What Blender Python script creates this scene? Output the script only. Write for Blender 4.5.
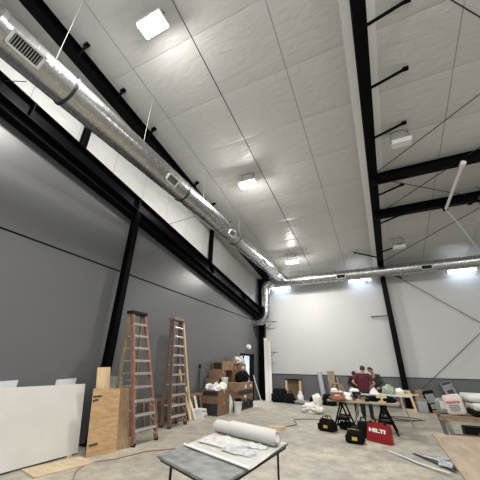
import bpy, bmesh, math, random
from mathutils import Vector, Matrix, noise
random.seed(7)
PI = math.pi
S = bpy.context.scene
COL = S.collection
for o in list(bpy.data.objects): bpy.data.objects.remove(o)

# ---------------------------------------------------------------- camera
H = 1.65
F, YAW, PITCH, ROLL = 274.858, 0.449884, 0.428349, 0.0175656
def camera():
    cy, sy = math.cos(YAW), math.sin(YAW)
    fwd = Vector((-sy*math.cos(PITCH), cy*math.cos(PITCH), math.sin(PITCH)))
    right = Vector((cy, sy, 0)); up = right.cross(fwd)
    r = right*math.cos(ROLL)+up*math.sin(ROLL); u = -right*math.sin(ROLL)+up*math.cos(ROLL)
    cd = bpy.data.cameras.new('camera'); cd.sensor_fit = 'HORIZONTAL'; cd.sensor_width = 36
    cd.lens = F/480*36; cd.clip_start = .05; cd.clip_end = 200
    c = bpy.data.objects.new('camera', cd); COL.objects.link(c)
    c.matrix_world = Matrix(((r.x, u.x, -fwd.x, 0), (r.y, u.y, -fwd.y, 0), (r.z, u.z, -fwd.z, H), (0, 0, 0, 1)))
    S.camera = c
camera()
S.view_settings.view_transform = 'Standard'; S.view_settings.look = 'None'
S.view_settings.gamma = 1; S.view_settings.use_curve_mapping = False
S.view_settings.exposure = 0.25
# rear wall left out so the even world adds soft fill light
W = bpy.data.worlds.new('world'); S.world = W; W.use_nodes = True
W.node_tree.nodes['Background'].inputs[0].default_value = (.93, .97, 1, 1)
W.node_tree.nodes['Background'].inputs[1].default_value = 0.75
HIGHBAY = 165.0     # watts of one lit high bay
STRIP = 6.0        # watts of one strip over the back wall
DOORFILL = 110.0

# ---------------------------------------------------------------- materials
def mat(name, col, rough=.6, metal=0, bump=0, bscale=20, var=0, vscale=6, stretch=(1, 1, 1), col2=None, coat=0, spec=.5, detail=4):
    m = bpy.data.materials.new(name); m.use_nodes = True
    nt = m.node_tree; b = nt.nodes['Principled BSDF']
    b.inputs['Base Color'].default_value = (*col, 1); b.inputs['Roughness'].default_value = rough
    b.inputs['Metallic'].default_value = metal; b.inputs['Specular IOR Level'].default_value = spec
    b.inputs['Coat Weight'].default_value = coat
    tc = nt.nodes.new('ShaderNodeTexCoord'); mp = nt.nodes.new('ShaderNodeMapping')
    mp.inputs['Scale'].default_value = stretch; nt.links.new(tc.outputs['Object'], mp.inputs[0])
    if var or col2:
        n = nt.nodes.new('ShaderNodeTexNoise'); n.inputs['Scale'].default_value = vscale; n.inputs['Detail'].default_value = detail
        nt.links.new(mp.outputs[0], n.inputs['Vector'])
        r = nt.nodes.new('ShaderNodeValToRGB'); r.color_ramp.elements[0].position = .35; r.color_ramp.elements[1].position = .65
        c2 = col2 or tuple(min(1, c*(1+var)) for c in col); c1 = col if col2 else tuple(c*(1-var) for c in col)
        r.color_ramp.elements[0].color = (*c1, 1); r.color_ramp.elements[1].color = (*c2, 1)
        nt.links.new(n.outputs['Fac'], r.inputs[0]); nt.links.new(r.outputs[0], b.inputs['Base Color'])
    if bump:
        n2 = nt.nodes.new('ShaderNodeTexNoise'); n2.inputs['Scale'].default_value = bscale; n2.inputs['Detail'].default_value = 5
        nt.links.new(mp.outputs[0], n2.inputs['Vector'])
        bp = nt.nodes.new('ShaderNodeBump'); bp.inputs['Strength'].default_value = bump; bp.inputs['Distance'].default_value = .02
        nt.links.new(n2.outputs['Fac'], bp.inputs['Height']); nt.links.new(bp.outputs[0], b.inputs['Normal'])
    return m
def N(m, t): return m.node_tree.nodes.new(t)
def K(m, a, b): m.node_tree.links.new(a, b)
def emit(name, col, s):
    m = bpy.data.materials.new(name); m.use_nodes = True
    b = m.node_tree.nodes['Principled BSDF']; b.inputs['Base Color'].default_value = (.9, .9, .9, 1)
    b.inputs['Emission Color'].default_value = (*col, 1); b.inputs['Emission Strength'].default_value = s
    return m
def floor_mat():
    m = mat('concrete', (.42, .39, .33), .55)
    b = m.node_tree.nodes['Principled BSDF']; tc = N(m, 'ShaderNodeTexCoord')
    def nz(scale, det, rough=.6):
        n = N(m, 'ShaderNodeTexNoise'); n.inputs['Scale'].default_value = scale; n.inputs['Detail'].default_value = det
        n.inputs['Roughness'].default_value = rough; K(m, tc.outputs['Object'], n.inputs['Vector']); return n
    a, c, d = nz(.55, 5), nz(3.2, 8, .7), nz(22, 4)
    r = N(m, 'ShaderNodeValToRGB'); r.color_ramp.elements[0].position = .36; r.color_ramp.elements[1].position = .66
    r.color_ramp.elements[0].color = (.325, .308, .268, 1); r.color_ramp.elements[1].color = (.535, .493, .40, 1)
    K(m, a.outputs['Fac'], r.inputs[0])
    r2 = N(m, 'ShaderNodeValToRGB'); r2.color_ramp.elements[0].position = .36; r2.color_ramp.elements[1].position = .62
    r2.color_ramp.elements[0].color = (.5, .5, .5, 1); r2.color_ramp.elements[1].color = (1.06, 1.06, 1.04, 1)
    K(m, c.outputs['Fac'], r2.inputs[0])
    mx = N(m, 'ShaderNodeMix'); mx.data_type = 'RGBA'; mx.blend_type = 'MULTIPLY'; mx.inputs[0].default_value = .75
    K(m, r.outputs[0], mx.inputs[6]); K(m, r2.outputs[0], mx.inputs[7])
    r3 = N(m, 'ShaderNodeValToRGB'); r3.color_ramp.elements[0].position = .3; r3.color_ramp.elements[1].position = .5
    r3.color_ramp.elements[0].color = (.6, .6, .6, 1); r3.color_ramp.elements[1].color = (1, 1, 1, 1)
    K(m, d.outputs['Fac'], r3.inputs[0])
    m2 = N(m, 'ShaderNodeMix'); m2.data_type = 'RGBA'; m2.blend_type = 'MULTIPLY'; m2.inputs[0].default_value = .6
    K(m, mx.outputs[2], m2.inputs[6]); K(m, r3.outputs[0], m2.inputs[7]); K(m, m2.outputs[2], b.inputs['Base Color'])
    rr = N(m, 'ShaderNodeMapRange'); rr.inputs[3].default_value = .38; rr.inputs[4].default_value = .7
    K(m, a.outputs['Fac'], rr.inputs[0]); K(m, rr.outputs[0], b.inputs['Roughness'])
    bp = N(m, 'ShaderNodeBump'); bp.inputs['Strength'].default_value = .12; bp.inputs['Distance'].default_value = .01
    K(m, c.outputs['Fac'], bp.inputs['Height']); K(m, bp.outputs[0], b.inputs['Normal'])
    return m
def facing_mat(name, col, axis_seam, seam, axis_row, row, rough=.32, off=0, wr=.2):
    """white vinyl insulation facing: taped seams, sagging pillows between the purlins, fine wrinkles"""
    m = mat(name, col, rough); b = m.node_tree.nodes['Principled BSDF']
    tc = N(m, 'ShaderNodeTexCoord'); sp = N(m, 'ShaderNodeSeparateXYZ'); K(m, tc.outputs['Object'], sp.inputs[0])
    def math_(op, a, v=None, v2=None):
        n = N(m, 'ShaderNodeMath'); n.operation = op
        if hasattr(a, 'is_linked') or hasattr(a, 'node'): K(m, a, n.inputs[0])
        else: n.inputs[0].default_value = a
        if v is not None:
            if hasattr(v, 'node'): K(m, v, n.inputs[1])
            else: n.inputs[1].default_value = v
        return n.outputs[0]
    # seam lines
    u = math_('ADD', sp.outputs[axis_seam], off)
    fr = math_('FRACT', math_('DIVIDE', u, seam))
    line = math_('LESS_THAN', math_('ABSOLUTE', math_('SUBTRACT', fr, .5)), .006)
    # pillow between purlins
    v = math_('DIVIDE', sp.outputs[axis_row], row)
    pil = math_('ABSOLUTE', math_('SINE', math_('MULTIPLY', v, PI)))
    mp = N(m, 'ShaderNodeMapping'); K(m, tc.outputs['Object'], mp.inputs[0])
    sc = [1, 1, 1]; sc[axis_seam] = 1.3; sc[axis_row] = 3.2; mp.inputs['Scale'].default_value = sc
    n1 = N(m, 'ShaderNodeTexNoise'); n1.inputs['Scale'].default_value = 1.6; n1.inputs['Detail'].default_value = 3; n1.inputs['Distortion'].default_value = 1.2
    K(m, mp.outputs[0], n1.inputs['Vector'])
    h = math_('ADD', math_('MULTIPLY', math_('POWER', pil, .35), .36), math_('MULTIPLY', n1.outputs['Fac'], wr))
    h2 = math_('SUBTRACT', h, math_('MULTIPLY', line, .25))
    bp = N(m, 'ShaderNodeBump'); bp.inputs['Strength'].default_value = 1; bp.inputs['Distance'].default_value = .09
    K(m, h2, bp.inputs['Height']); K(m, bp.outputs[0], b.inputs['Normal'])
    mx = N(m, 'ShaderNodeMix'); mx.data_type = 'RGBA'; mx.inputs[6].default_value = (*col, 1)
    mx.inputs[7].default_value = (*[c*.6 for c in col], 1); K(m, line, mx.inputs[0]); K(m, mx.outputs[2], b.inputs['Base Color'])
    return m
def duct_mat(name, axis):
    m = mat(name, (.47, .475, .48), .26, 1); b = m.node_tree.nodes['Principled BSDF']
    tc = N(m, 'ShaderNodeTexCoord'); w = N(m, 'ShaderNodeTexWave'); w.wave_type = 'BANDS'; w.bands_direction = axis
    w.inputs['Scale'].default_value = 2.2; w.inputs['Distortion'].default_value = 0; K(m, tc.outputs['Object'], w.inputs['Vector'])
    r = N(m, 'ShaderNodeValToRGB'); r.color_ramp.elements[0].position = .55; r.color_ramp.elements[1].position = 1
    K(m, w.outputs['Fac'], r.inputs[0])
    n = N(m, 'ShaderNodeTexNoise'); n.inputs['Scale'].default_value = 5; K(m, tc.outputs['Object'], n.inputs['Vector'])
    ad = N(m, 'ShaderNodeMath'); ad.operation = 'MULTIPLY_ADD'; ad.inputs[1].default_value = .0
    K(m, n.outputs['Fac'], ad.inputs[0]); K(m, r.outputs[0], ad.inputs[2])
    bp = N(m, 'ShaderNodeBump'); bp.inputs['Strength'].default_value = .10; bp.inputs['Distance'].default_value = .012
    K(m, ad.outputs[0], bp.inputs['Height']); K(m, bp.outputs[0], b.inputs['Normal'])
    rr = N(m, 'ShaderNodeMapRange'); rr.inputs[3].default_value = .2; rr.inputs[4].default_value = .34
    K(m, n.outputs['Fac'], rr.inputs[0]); K(m, rr.outputs[0], b.inputs['Roughness'])
    return m
def wood(name, c1, c2, stretch=(1, 1, 12), scale=3, rough=.6):
    return mat(name, c1, rough, col2=c2, vscale=scale, stretch=stretch, bump=.1, bscale=12, detail=6)

M = dict(
 floor=floor_mat(),
 grey=mat('grey_wall_paint', (.122, .125, .130), .36, bump=.12, bscale=3, stretch=(1, .35, 9)),
 dado=mat('grey_dado_paint', (.125, .13, .135), .5),
 white_wall=mat('white_wall_paint', (.56, .56, .555), .55, var=.02, vscale=.6),
 ceil=facing_mat('ceiling_facing', (.54, .537, .522), 0, 1.83, 1, 1.5, off=1.885),
 upper=facing_mat('wall_facing', (.66, .66, .65), 1, 1.25, 2, 2.6, wr=.6),
 black=mat('black_steel_paint', (.0035, .0035, .004), .35, spec=.05),
 blackm=mat('black_matte', (.004, .004, .0045), .6, spec=.05),
 rod=mat('dark_rod', (.03, .03, .03), .5),
 ductY=duct_mat('galvanised_duct_y', 'Y'), ductX=duct_mat('galvanised_duct_x', 'X'), ductZ=duct_mat('galvanised_elbow', 'Z'),
 galv=mat('galvanised_steel', (.40, .40, .41), .35, 1),
 wire=mat('pale_wire', (.5, .5, .48), .5),
 alu=mat('aluminium', (.75, .75, .75), .3, .9),
 lampw=mat('lamp_housing_white', (.7, .7, .68), .4),
 reg=mat('register_white', (.55, .55, .53), .4),
 lit=emit('lit_diffuser_warm', (1, .93, .82), 28), litc=emit('lit_diffuser_cool', (.86, .94, 1), 6.5), off=mat('unlit_diffuser', (.75, .75, .73), .3),
 gyp=mat('pale_board_face', (.53, .515, .48), .7, var=.03, vscale=2), gypedge=mat('pale_board_edge', (.42, .40, .36), .8),
 whiteb=mat('white_board', (.62, .63, .64), .5),
 ply=wood('plywood_sheet', (.33, .20, .09), (.46, .30, .15), (1.2, 2.2, 9), 2.2), plyd=wood('dark_plywood', (.20, .125, .07), (.29, .19, .11), (6, 6, .8), 3),
 pine=wood('pale_pine', (.55, .40, .23), (.68, .52, .33), (8, 8, .8), 3), pineX=wood('pale_pine_plank', (.46, .36, .23), (.60, .49, .34), (.8, 8, 8), 3),
 tan=wood('tan_board', (.36, .255, .17), (.47, .345, .235), (3, .7, 3), 3, .7), brownw=wood('brown_wood', (.19, .13, .08), (.28, .2, .13), (6, 6, 1), 3),
 white_trim=mat('primed_white_timber', (.66, .63, .58), .5),
 fibre=mat('red_orange_fibreglass', (.25, .125, .09), .45, var=.2, vscale=10), fibreb=mat('brown_fibreglass', (.16, .105, .08), .5, var=.2, vscale=10),
 yellowrail=mat('yellow_fibreglass', (.24, .19, .09), .5, var=.2),
 card=mat('brown_cardboard', (.17, .10, .058), .8, var=.12, vscale=4), cardl=mat('tan_cardboard', (.25, .155, .09), .8, var=.12, vscale=4),
 print=mat('black_print', (.02, .02, .022), .6), tape=mat('packing_tape', (.45, .33, .2), .3), tapew=mat('white_label', (.7, .7, .7), .5),
 plasticw=mat('white_plastic_film', (.60, .60, .58), .3, bump=.5, bscale=12), paper=mat('white_paper', (.88, .87, .84), .7), paperi=mat('white_plan_sheet', (.85, .84, .80), .65, var=.03, vscale=5),
 cloth=mat('white_rag', (.86, .85, .84), .9), clothg=mat('grey_white_rag', (.74, .75, .76), .9, var=.12, vscale=18),
 tabletop=mat('grey_table_top', (.20, .205, .20), .5, var=.3, vscale=9, bump=.1), dark=mat('dark_plastic', (.010, .010, .011), .5, spec=.2), tool=mat('black_nylon', (.006, .006, .007), .9, spec=.1, bump=.4, bscale=30),
 yellow=mat('yellow_trim', (.50, .33, .04), .5), red=mat('red_plastic', (.25, .013, .014), .4), logo=mat('white_lettering', (.85, .85, .85), .5),
 orange=mat('orange_plastic', (.32, .11, .05), .5), green=mat('pale_green_film', (.36, .45, .33), .4, bump=.5, bscale=14), tan2=wood('tan_table_board', (.25, .19, .135), (.34, .27, .20), (3, .7, 3), 3, .7), bucket=mat('white_bucket', (.62, .62, .60), .4),
 skin=mat('skin', (.42, .23, .16), .55), hair=mat('dark_hair', (.02, .015, .012), .7), maroon=mat('maroon_shirt', (.09, .011, .018), .85, var=.2, vscale=8), plum=mat('dark_plum_shirt', (.035, .008, .014), .85),
 charcoal=mat('charcoal_shirt', (.035, .036, .037), .85, var=.2), denim=mat('dark_trousers', (.016, .018, .024), .85), cap=mat('dark_cap', (.03, .022, .022), .8), shoe=mat('brown_work_boot', (.07, .045, .03), .7), eye=mat('eye', (.02, .02, .02), .2),
 cement=mat('grey_paper_sack', (.24, .25, .25), .8, var=.15), sackw=mat('white_paper_sack', (.56, .52, .48), .8, var=.04, bump=.3, bscale=6), inkred=mat('faded_red_ink', (.40, .13, .10), .8), inkgreen=mat('faded_green_ink', (.20, .30, .22), .8), inkdark=mat('dark_ink', (.05, .05, .055), .8),
 greypail=mat('grey_pail', (.34, .35, .35), .5), cordo=mat('orange_cord', (.26, .12, .06), .6), cordb=mat('brown_cord', (.10, .07, .045), .6),
 sheet=mat('scrap_sheet_metal', (.68, .71, .74), .35, .15), pewter=mat('grey_steel_leg', (.35, .35, .34), .4, .6), hall=mat('hall_paint', (.55, .56, .60), .6), fold=mat('facing_fold', (.60, .60, .585), .45), plankX=wood('weathered_plank', (.30, .24, .165), (.43, .35, .25), (.8, 8, 8), 3), heap=mat('cream_plastic_sack', (.70, .68, .62), .4, bump=.5, bscale=12), bell=mat('bell_white', (.8, .78, .74), .4), pipe=mat('white_pipe', (.72, .72, .70), .4), redb=mat('red_lens', (.6, .05, .04), .3),
)

# ---------------------------------------------------------------- mesh builder
class MB:
    def __init__(s): s.bm = bmesh.new()
    def box(s, c, d, rot=None, bev=0, taper=None):
        vs = []
        for x in (-.5, .5):
            for y in (-.5, .5):
                for z in (-.5, .5):
                    t = taper if (taper and z > 0) else (1, 1)
                    vs.append(Vector((x*d[0]*t[0], y*d[1]*t[1], z*d[2])))
        if rot is not None: vs = [rot @ v for v in vs]
        c = Vector(c); V = [s.bm.verts.new(v+c) for v in vs]
        fs = [s.bm.faces.new([V[i] for i in f]) for f in ((0, 1, 3, 2), (4, 6, 7, 5), (0, 4, 5, 1), (2, 3, 7, 6), (0, 2, 6, 4), (1, 5, 7, 3))]
        if bev:
            es = list({e for f in fs for e in f.edges}); bmesh.ops.bevel(s.bm, geom=es, offset=bev, segments=2, affect='EDGES', profile=.5)
        return s
    def bb(s, a, b, bev=0):
        return s.box([(a[i]+b[i])/2 for i in range(3)], [abs(b[i]-a[i]) for i in range(3)], bev=bev)
    def beam(s, p, q, w, h, up=(0, 0, 1), bev=0):
        """box bar from p to q, w wide, h high"""
        p, q = Vector(p), Vector(q); z = (q-p).normalized(); u = Vector(up)
        if abs(z.dot(u)) > .99: u = Vector((1, 0, 0))
        x = u.cross(z).normalized(); y = z.cross(x)
        R = Matrix((x, y, z)).transposed()
        return s.box((p+q)/2, (w, h, (q-p).length), R, bev)
    def ring(s, c, x, y, r, n): return [s.bm.verts.new(c+x*(r*math.cos(2*PI*k/n))+y*(r*math.sin(2*PI*k/n))) for k in range(n)]
    def tube(s, pts, r, n=8, cap=True):
        pts = [Vector(p) for p in pts]; rs = r if isinstance(r, (list, tuple)) else [r]*len(pts)
        rings = []; x = None
        for i, p in enumerate(pts):
            t = ((pts[min(i+1, len(pts)-1)]-p).normalized()+(p-pts[max(i-1, 0)]).normalized())
            t = t.normalized() if t.length > 1e-6 else Vector((0, 0, 1))
            if x is None:
                a = Vector((0, 0, 1)) if abs(t.z) < .9 else Vector((1, 0, 0)); x = a.cross(t).normalized()
            else: x = (x-t*x.dot(t)).normalized()
            rings.append(s.ring(p, x, t.cross(x), rs[i], n))
        for a, b in zip(rings, rings[1:]):
            for k in range(n): s.bm.faces.new((a[k], a[(k+1) % n], b[(k+1) % n], b[k]))
        if cap: s.bm.faces.new(rings[0][::-1]); s.bm.faces.new(rings[-1])
        return s
    def cyl(s, p, q, r, n=16, r2=None): return s.tube([p, q], [r, r if r2 is None else r2], n)
    def lathe(s, c, prof, n=20):
        c = Vector(c); rings = [s.ring(c+Vector((0, 0, z)), Vector((1, 0, 0)), Vector((0, 1, 0)), max(r, .0005), n) for r, z in prof]
        for a, b in zip(rings, rings[1:]):
            for k in range(n): s.bm.faces.new((a[k], a[(k+1) % n], b[(k+1) % n], b[k]))
        s.bm.faces.new(rings[0][::-1]); s.bm.faces.new(rings[-1]); return s
    def prism(s, poly, vec):
        """polygon (3D points) extruded along vec"""
        v = Vector(vec); a = [s.bm.verts.new(Vector(p)) for p in poly]; b = [s.bm.verts.new(Vector(p)+v) for p in poly]; n = len(poly)
        s.bm.faces.new(a[::-1]); s.bm.faces.new(b)
        for k in range(n): s.bm.faces.new((a[k], a[(k+1) % n], b[(k+1) % n], b[k]))
        return s
    def ell(s, c, r, rot=None, seg=16, nz=0, freq=3, seed=0, flat=None):
        g = bmesh.ops.create_uvsphere(s.bm, u_segments=seg, v_segments=max(6, seg*2//3), radius=1)
        c = Vector(c)
        for v in g['verts']:
            d = v.co.copy()
            k = 1+nz*noise.noise(d*freq+Vector((seed*7.1, seed*3.3, seed)))+.5*nz*noise.noise(d*freq*2.3+Vector((seed, seed*5, 1)))
            w = Vector((d.x*r[0], d.y*r[1], d.z*r[2]))*k
            if rot is not None: w = rot @ w
            if flat is not None and w.z < flat: w.z = flat+.01*(w.z-flat)
            v.co = w+c
        return s
    def grid(s, c00, c10, c01, c11, nu, nv, fn, thick=0):
        a, b, c, d = map(Vector, (c00, c10, c01, c11)); R = []
        for j in range(nv+1):
            row = []
            for i in range(nu+1):
                u, v = i/nu, j/nv; p = a*(1-u)*(1-v)+b*u*(1-v)+c*(1-u)*v+d*u*v
                row.append(s.bm.verts.new(p+Vector(fn(u, v))))
            R.append(row)
        fs = []
        for j in range(nv):
            for i in range(nu): fs.append(s.bm.faces.new((R[j][i], R[j][i+1], R[j+1][i+1], R[j+1][i])))
        if thick: bmesh.ops.solidify(s.bm, geom=fs, thickness=thick)
        return s
    def build(s, name, m, parent=None, smooth=None, origin=None, local=False):
        """vertices are in world space; they are moved into the parent's or the own origin's frame"""
        bmesh.ops.recalc_face_normals(s.bm, faces=s.bm.faces)
        if parent is not None and not local:
            bmesh.ops.transform(s.bm, matrix=INV(parent), verts=s.bm.verts)
        og = None
        if parent is None:
            if origin is None:
                xs = [v.co for v in s.bm.verts]
                og = Vector(((min(v.x for v in xs)+max(v.x for v in xs))/2, (min(v.y for v in xs)+max(v.y for v in xs))/2, min(v.z for v in xs)))
            else: og = Vector(origin)
            bmesh.ops.translate(s.bm, vec=-og, verts=s.bm.verts)
        me = bpy.data.meshes.new(name); s.bm.to_mesh(me); s.bm.free()
        me.materials.append(m)
        o = bpy.data.objects.new(name, me); COL.objects.link(o)
        if parent is not None: o.parent = parent
        else: o.location = og
        if smooth is not None: shade(me, smooth)
        return o
def WM(o):
    m = o.matrix_basis.copy()
    return WM(o.parent) @ m if o.parent else m
def INV(o): return WM(o).inverted()
def shade(me, ang):
    me.shade_smooth()
    bm = bmesh.new(); bm.from_mesh(me)
    for e in bm.edges:
        e.smooth = not (len(e.link_faces) == 2 and e.calc_face_angle(0) > math.radians(ang))
    bm.to_mesh(me); bm.free()
def tag(o, label, cat, group=None, kind=None):
    o['label'] = label; o['category'] = cat
    if group: o['group'] = group
    if kind: o['kind'] = kind
    return o
def thing(name, label, cat, loc=(0, 0, 0), rz=0, group=None):
    o = bpy.data.objects.new(name, None); COL.objects.link(o); o.location = loc; o.rotation_euler = (0, 0, rz); o.empty_display_size = .1
    return tag(o, label, cat, group)
def struct(o): o['kind'] = 'structure'; return o
def copy_tree(o, parent=None):
    c = o.copy(); COL.objects.link(c)
    if parent is not None: c.parent = parent
    for ch in [x for x in bpy.data.objects if x.parent == o]: copy_tree(ch, c)
    return c
def RZ(a): return Matrix.Rotation(a, 3, 'Z')
def RX(a): return Matrix.Rotation(a, 3, 'X')
def RY(a): return Matrix.Rotation(a, 3, 'Y')

# ---------------------------------------------------------------- the hall
L, D, SL = -6.4, 16.2, .1534          # left wall, back wall, roof pitch
XR, Y0 = 10.0, -4.0
def deck(y): return 9.12-SL*y         # underside of the roof facing
MB().bb((L-.2, Y0, -.2), (XR, D+.2, 0)).build('floor', M['floor'], origin=(0, 0, 0))['kind'] = 'structure'
MB().prism([(L-.2, Y0, deck(Y0)), (XR+.2, Y0, deck(Y0)), (XR+.2, D+.2, deck(D+.2)), (L-.2, D+.2, deck(D+.2))], (0, 0, .15)).build('ceiling', M['ceil'], origin=(0, 0, 0))['kind'] = 'structure'
# left wall with the doorway cut out
DY0, DY1, DZ = 13.55, 15.2, 2.22
def beamz(y): return 6.9-SL*y         # where the grey lining stops behind the sloping beam
w = MB()
def wallquad(y0, y1, z0, z1=None):
    a = z1 if z1 is not None else beamz(y0); b = z1 if z1 is not None else beamz(y1)
    w.prism([(L, y0, z0), (L, y1, z0), (L, y1, b), (L, y0, a)], (-.2, 0, 0))
wallquad(Y0, DY0, 0); wallquad(DY0, DY1, DZ); wallquad(DY1, D, 0)
wl = struct(w.build('wall_left', M['grey'], origin=(L, 0, 0)))
MB().prism([(L+.012, Y0, beamz(Y0)), (L+.012, D, beamz(D)), (L+.012, D, deck(D)), (L+.012, Y0, deck(Y0))], (-.2, 0, 0)).build('upper_facing', M['upper'], wl)
MB().bb((L-.01, Y0, 4.045), (L+.012, D, 4.075)).build('joint_strip', M['blackm'], wl)
wb = struct(MB().bb((L-.2, D, 1.26), (XR, D+.2, deck(D))).build('wall_back', M['white_wall'], origin=(0, D, 0)))
MB().bb((L-.2, D-.02, 0), (XR, D+.2, 1.25)).build('dado_panel', M['dado'], wb)
MB().bb((L, D-.035, 1.25), (XR, D, 1.275)).build('dado_rail', M['blackm'], wb)
struct(MB().prism([(XR, Y0, 0), (XR, D, 0), (XR, D, deck(D)), (XR, Y0, deck(Y0))], (.2, 0, 0)).build('wall_right', M['white_wall'], origin=(XR, 0, 0)))
# doorway and the lit passage behind it
d = MB()
d.bb((L-.2, DY0, 0), (L+.04, DY0+.09, DZ)).bb((L-.2, DY1-.09, 0), (L+.04, DY1, DZ)).bb((L-.2, DY0, DZ-.09), (L+.04, DY1, DZ))
dr = struct(d.build('door_1', M['black'], origin=(L, DY0, 0)))
MB().bb((L-.17, DY0+.62, 0), (L-.12, DY0+.70, DZ-.09)).build('mullion', M['black'], dr)
h = MB(); h.bb((-9.6, 12.6, -.2), (L-.2, 16.4, 0)).bb((-9.6, 16.3, 0), (L-.2, 16.4, 2.7)).bb((-9.6, 12.5, 0), (L-.2, 12.6, 2.7)).bb((-9.7, 12.5, 0), (-9.6, 16.4, 2.7)).bb((-9.7, 12.5, 2.7), (L-.2, 16.4, 2.8))
struct(h.build('wall_passage', M['hall'], origin=(-8, 14.4, 0)))
pl = thing('passage_light', 'square ceiling lamp in the passage seen through the dark doorway', 'ceiling light', (-7.6, 14.4, 2.7))  # added lamp panel in place of the daylight beyond the door
MB().bb((-7.95, 14.05, 2.66), (-7.25, 14.75, 2.7)).build('frame', M['lampw'], pl)
MB().bb((-7.9, 14.1, 2.645), (-7.3, 14.7, 2.66)).build('diffuser', M['litc'], pl)
def area(loc, sx, sy, watt, col, parent=None, rot=(0, 0, 0), spread=PI):
    ld = bpy.data.lights.new('lamp_light', 'AREA'); ld.shape = 'RECTANGLE'; ld.size = sx; ld.size_y = sy; ld.energy = watt; ld.color = col; ld.spread = spread
    o = bpy.data.objects.new('lamp_light', ld); COL.objects.link(o); o.location = loc; o.rotation_euler = rot
    if parent is not None: o.parent = parent; o.location = INV(parent) @ Vector(loc)
    return o
area((-7.6, 14.4, 2.62), .6, .6, DOORFILL, (.90, .95, 1), pl)

# ---------------------------------------------------------------- black steel frame
def ibeam(mb, p, q, dep, fl, tf=.02, tw=.012, up=(0, 0, 1)):
    """I section from p to q: web depth dep along up, flange width fl"""
    p, q, u = Vector(p), Vector(q), Vector(up); t = (q-p).normalized(); u = (u-t*u.dot(t)).normalized()
    mb.beam(p, q, tw, dep, up=u)
    for s in (-1, 1): mb.beam(p+u*s*(dep/2-tf/2), q+u*s*(dep/2-tf/2), fl, tf, up=u)
SX = -6.12
# sloping eave-high beam on the left wall
b = thing('sloping_beam', 'long black sloping steel beam along the top of the grey left wall', 'beam', (SX, 5, 5.8))
m = MB(); zt = lambda y: 7.16-SL*y
ibeam(m, (SX, Y0, zt(Y0)-.22), (SX, D-.4, zt(D-.4)-.22), .44, .27); m.build('beam_section', M['black'], b)
m = MB(); m.prism([(SX-.02, Y0, zt(Y0)-.45), (SX-.02, D-.4, zt(D-.4)-.45), (SX-.02, D-.4, zt(D-.4)-.60), (SX-.02, Y0, zt(Y0)-.60)], (-.255, 0, 0)); m.build('lower_girt', M['blackm'], b)  # plain matte black band under the beam flange
m = MB()
for y in (1.9, 5.22, 9.85, 13.2): m.box((SX+.02, y, zt(y)-.2), (.26, .02, .40))
m.build('stiffener', M['black'], b)
# end rafter under the roof
m = MB(); zr = lambda y: deck(y)-.16
RX_ = -5.62
ibeam(m, (RX_, Y0, zr(Y0)), (RX_, D-.4, zr(D-.4)), .32, .27)
r_ = thing('end_rafter', 'black sloping roof rafter running above the long left duct', 'rafter', (SX, 5, 8)); m.build('beam_section', M['black'], r_)
for y in (2.1, 3.3, 4.6, 7.1, 8.4, 9.8, 11.2, 12.6):
    m = MB(); p = Vector((RX_+.1, y, zr(y)-.13)); q = Vector((RX_+.32, y, deck(y)-.03))
    m.beam(p, q, .07, .05, up=(0, 1, 0)); m.box(q, (.14, .1, .06)); m.build('flange_brace', M['black'], r_)
# posts between beam and rafter
for y, lb in ((3.22, 'short black steel post above the wall beam nearest the camera'), (9.85, 'short black steel post above the wall beam farther back, near the room corner')):
    m = MB(); ibeam(m, (SX-.1, y, zt(y)), (SX-.1, y, zr(y)), .16, .14, up=(1, 0, 0)); tag(m.build('wall_post', M['black']), lb, 'post', 'posts between wall beam and rafter')
# wall column
m = MB(); ibeam(m, (SX, 5.29, .02), (SX, 5.29, zt(5.29)-.46), .2, .16, up=(1, 0, 0))
wc = thing('wall_column', 'black steel column on the grey left wall behind the plywood', 'column', (SX, 5.27, 0)); m.build('column_shaft', M['black'], wc)
MB().bb((SX-.2, 5.12, 0), (SX+.2, 5.42, .02)).build('base_plate', M['black'], wc)
m = MB(); ibeam(m, (-6.1, 15.85, .02), (-6.1, 15.85, deck(15.85)-.02), .36, .26, up=(1, 0, 0))
cc = thing('corner_column', 'black steel column in the back left room corner', 'column', (-6.1, 15.85, 0)); m.build('column_shaft', M['black'], cc)
MB().bb((-6.32, 15.7, 0), (-5.85, 16.0, .02)).build('base_plate', M['black'], cc)
for z in (4.02, 2.36):
    m = MB(); m.beam((-5.95, 15.85, z), (-5.2, 15.85, z), .05, .03).beam((-5.93, 15.85, z-.38), (-5.35, 15.85, z-.02), .02, .02); m.build('wall_bracket', M['black'], cc)
# main frame
FX = .74
fr = thing('main_rafter', 'large black roof rafter running overhead to the back wall', 'rafter', (FX, 8, 7.5))
m = MB(); zb = lambda y: 8.82-SL*y
ytop = D-.55
def taper(m):
    for x0, x1 in ((FX-.006, FX+.006),):
        m.prism([(x0, Y0, deck(Y0)-.03), (x0, D-.3, deck(D-.3)-.03), (x0, D-.3, zb(D-.3)), (x0, Y0, zb(Y0))], (x1-x0, 0, 0))
    m.prism([(FX-.135, Y0, zb(Y0)), (FX-.135, D-.3, zb(D-.3)), (FX-.135, D-.3, zb(D-.3)+.02), (FX-.135, Y0, zb(Y0)+.02)], (.27, 0, 0))
    m.prism([(FX-.135, Y0, deck(Y0)-.04), (FX-.135, D-.3, deck(D-.3)-.04), (FX-.135, D-.3, deck(D-.3)-.02), (FX-.135, Y0, deck(Y0)-.02)], (.27, 0, 0))
taper(m); m.build('beam_section', M['black'], fr)
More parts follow.
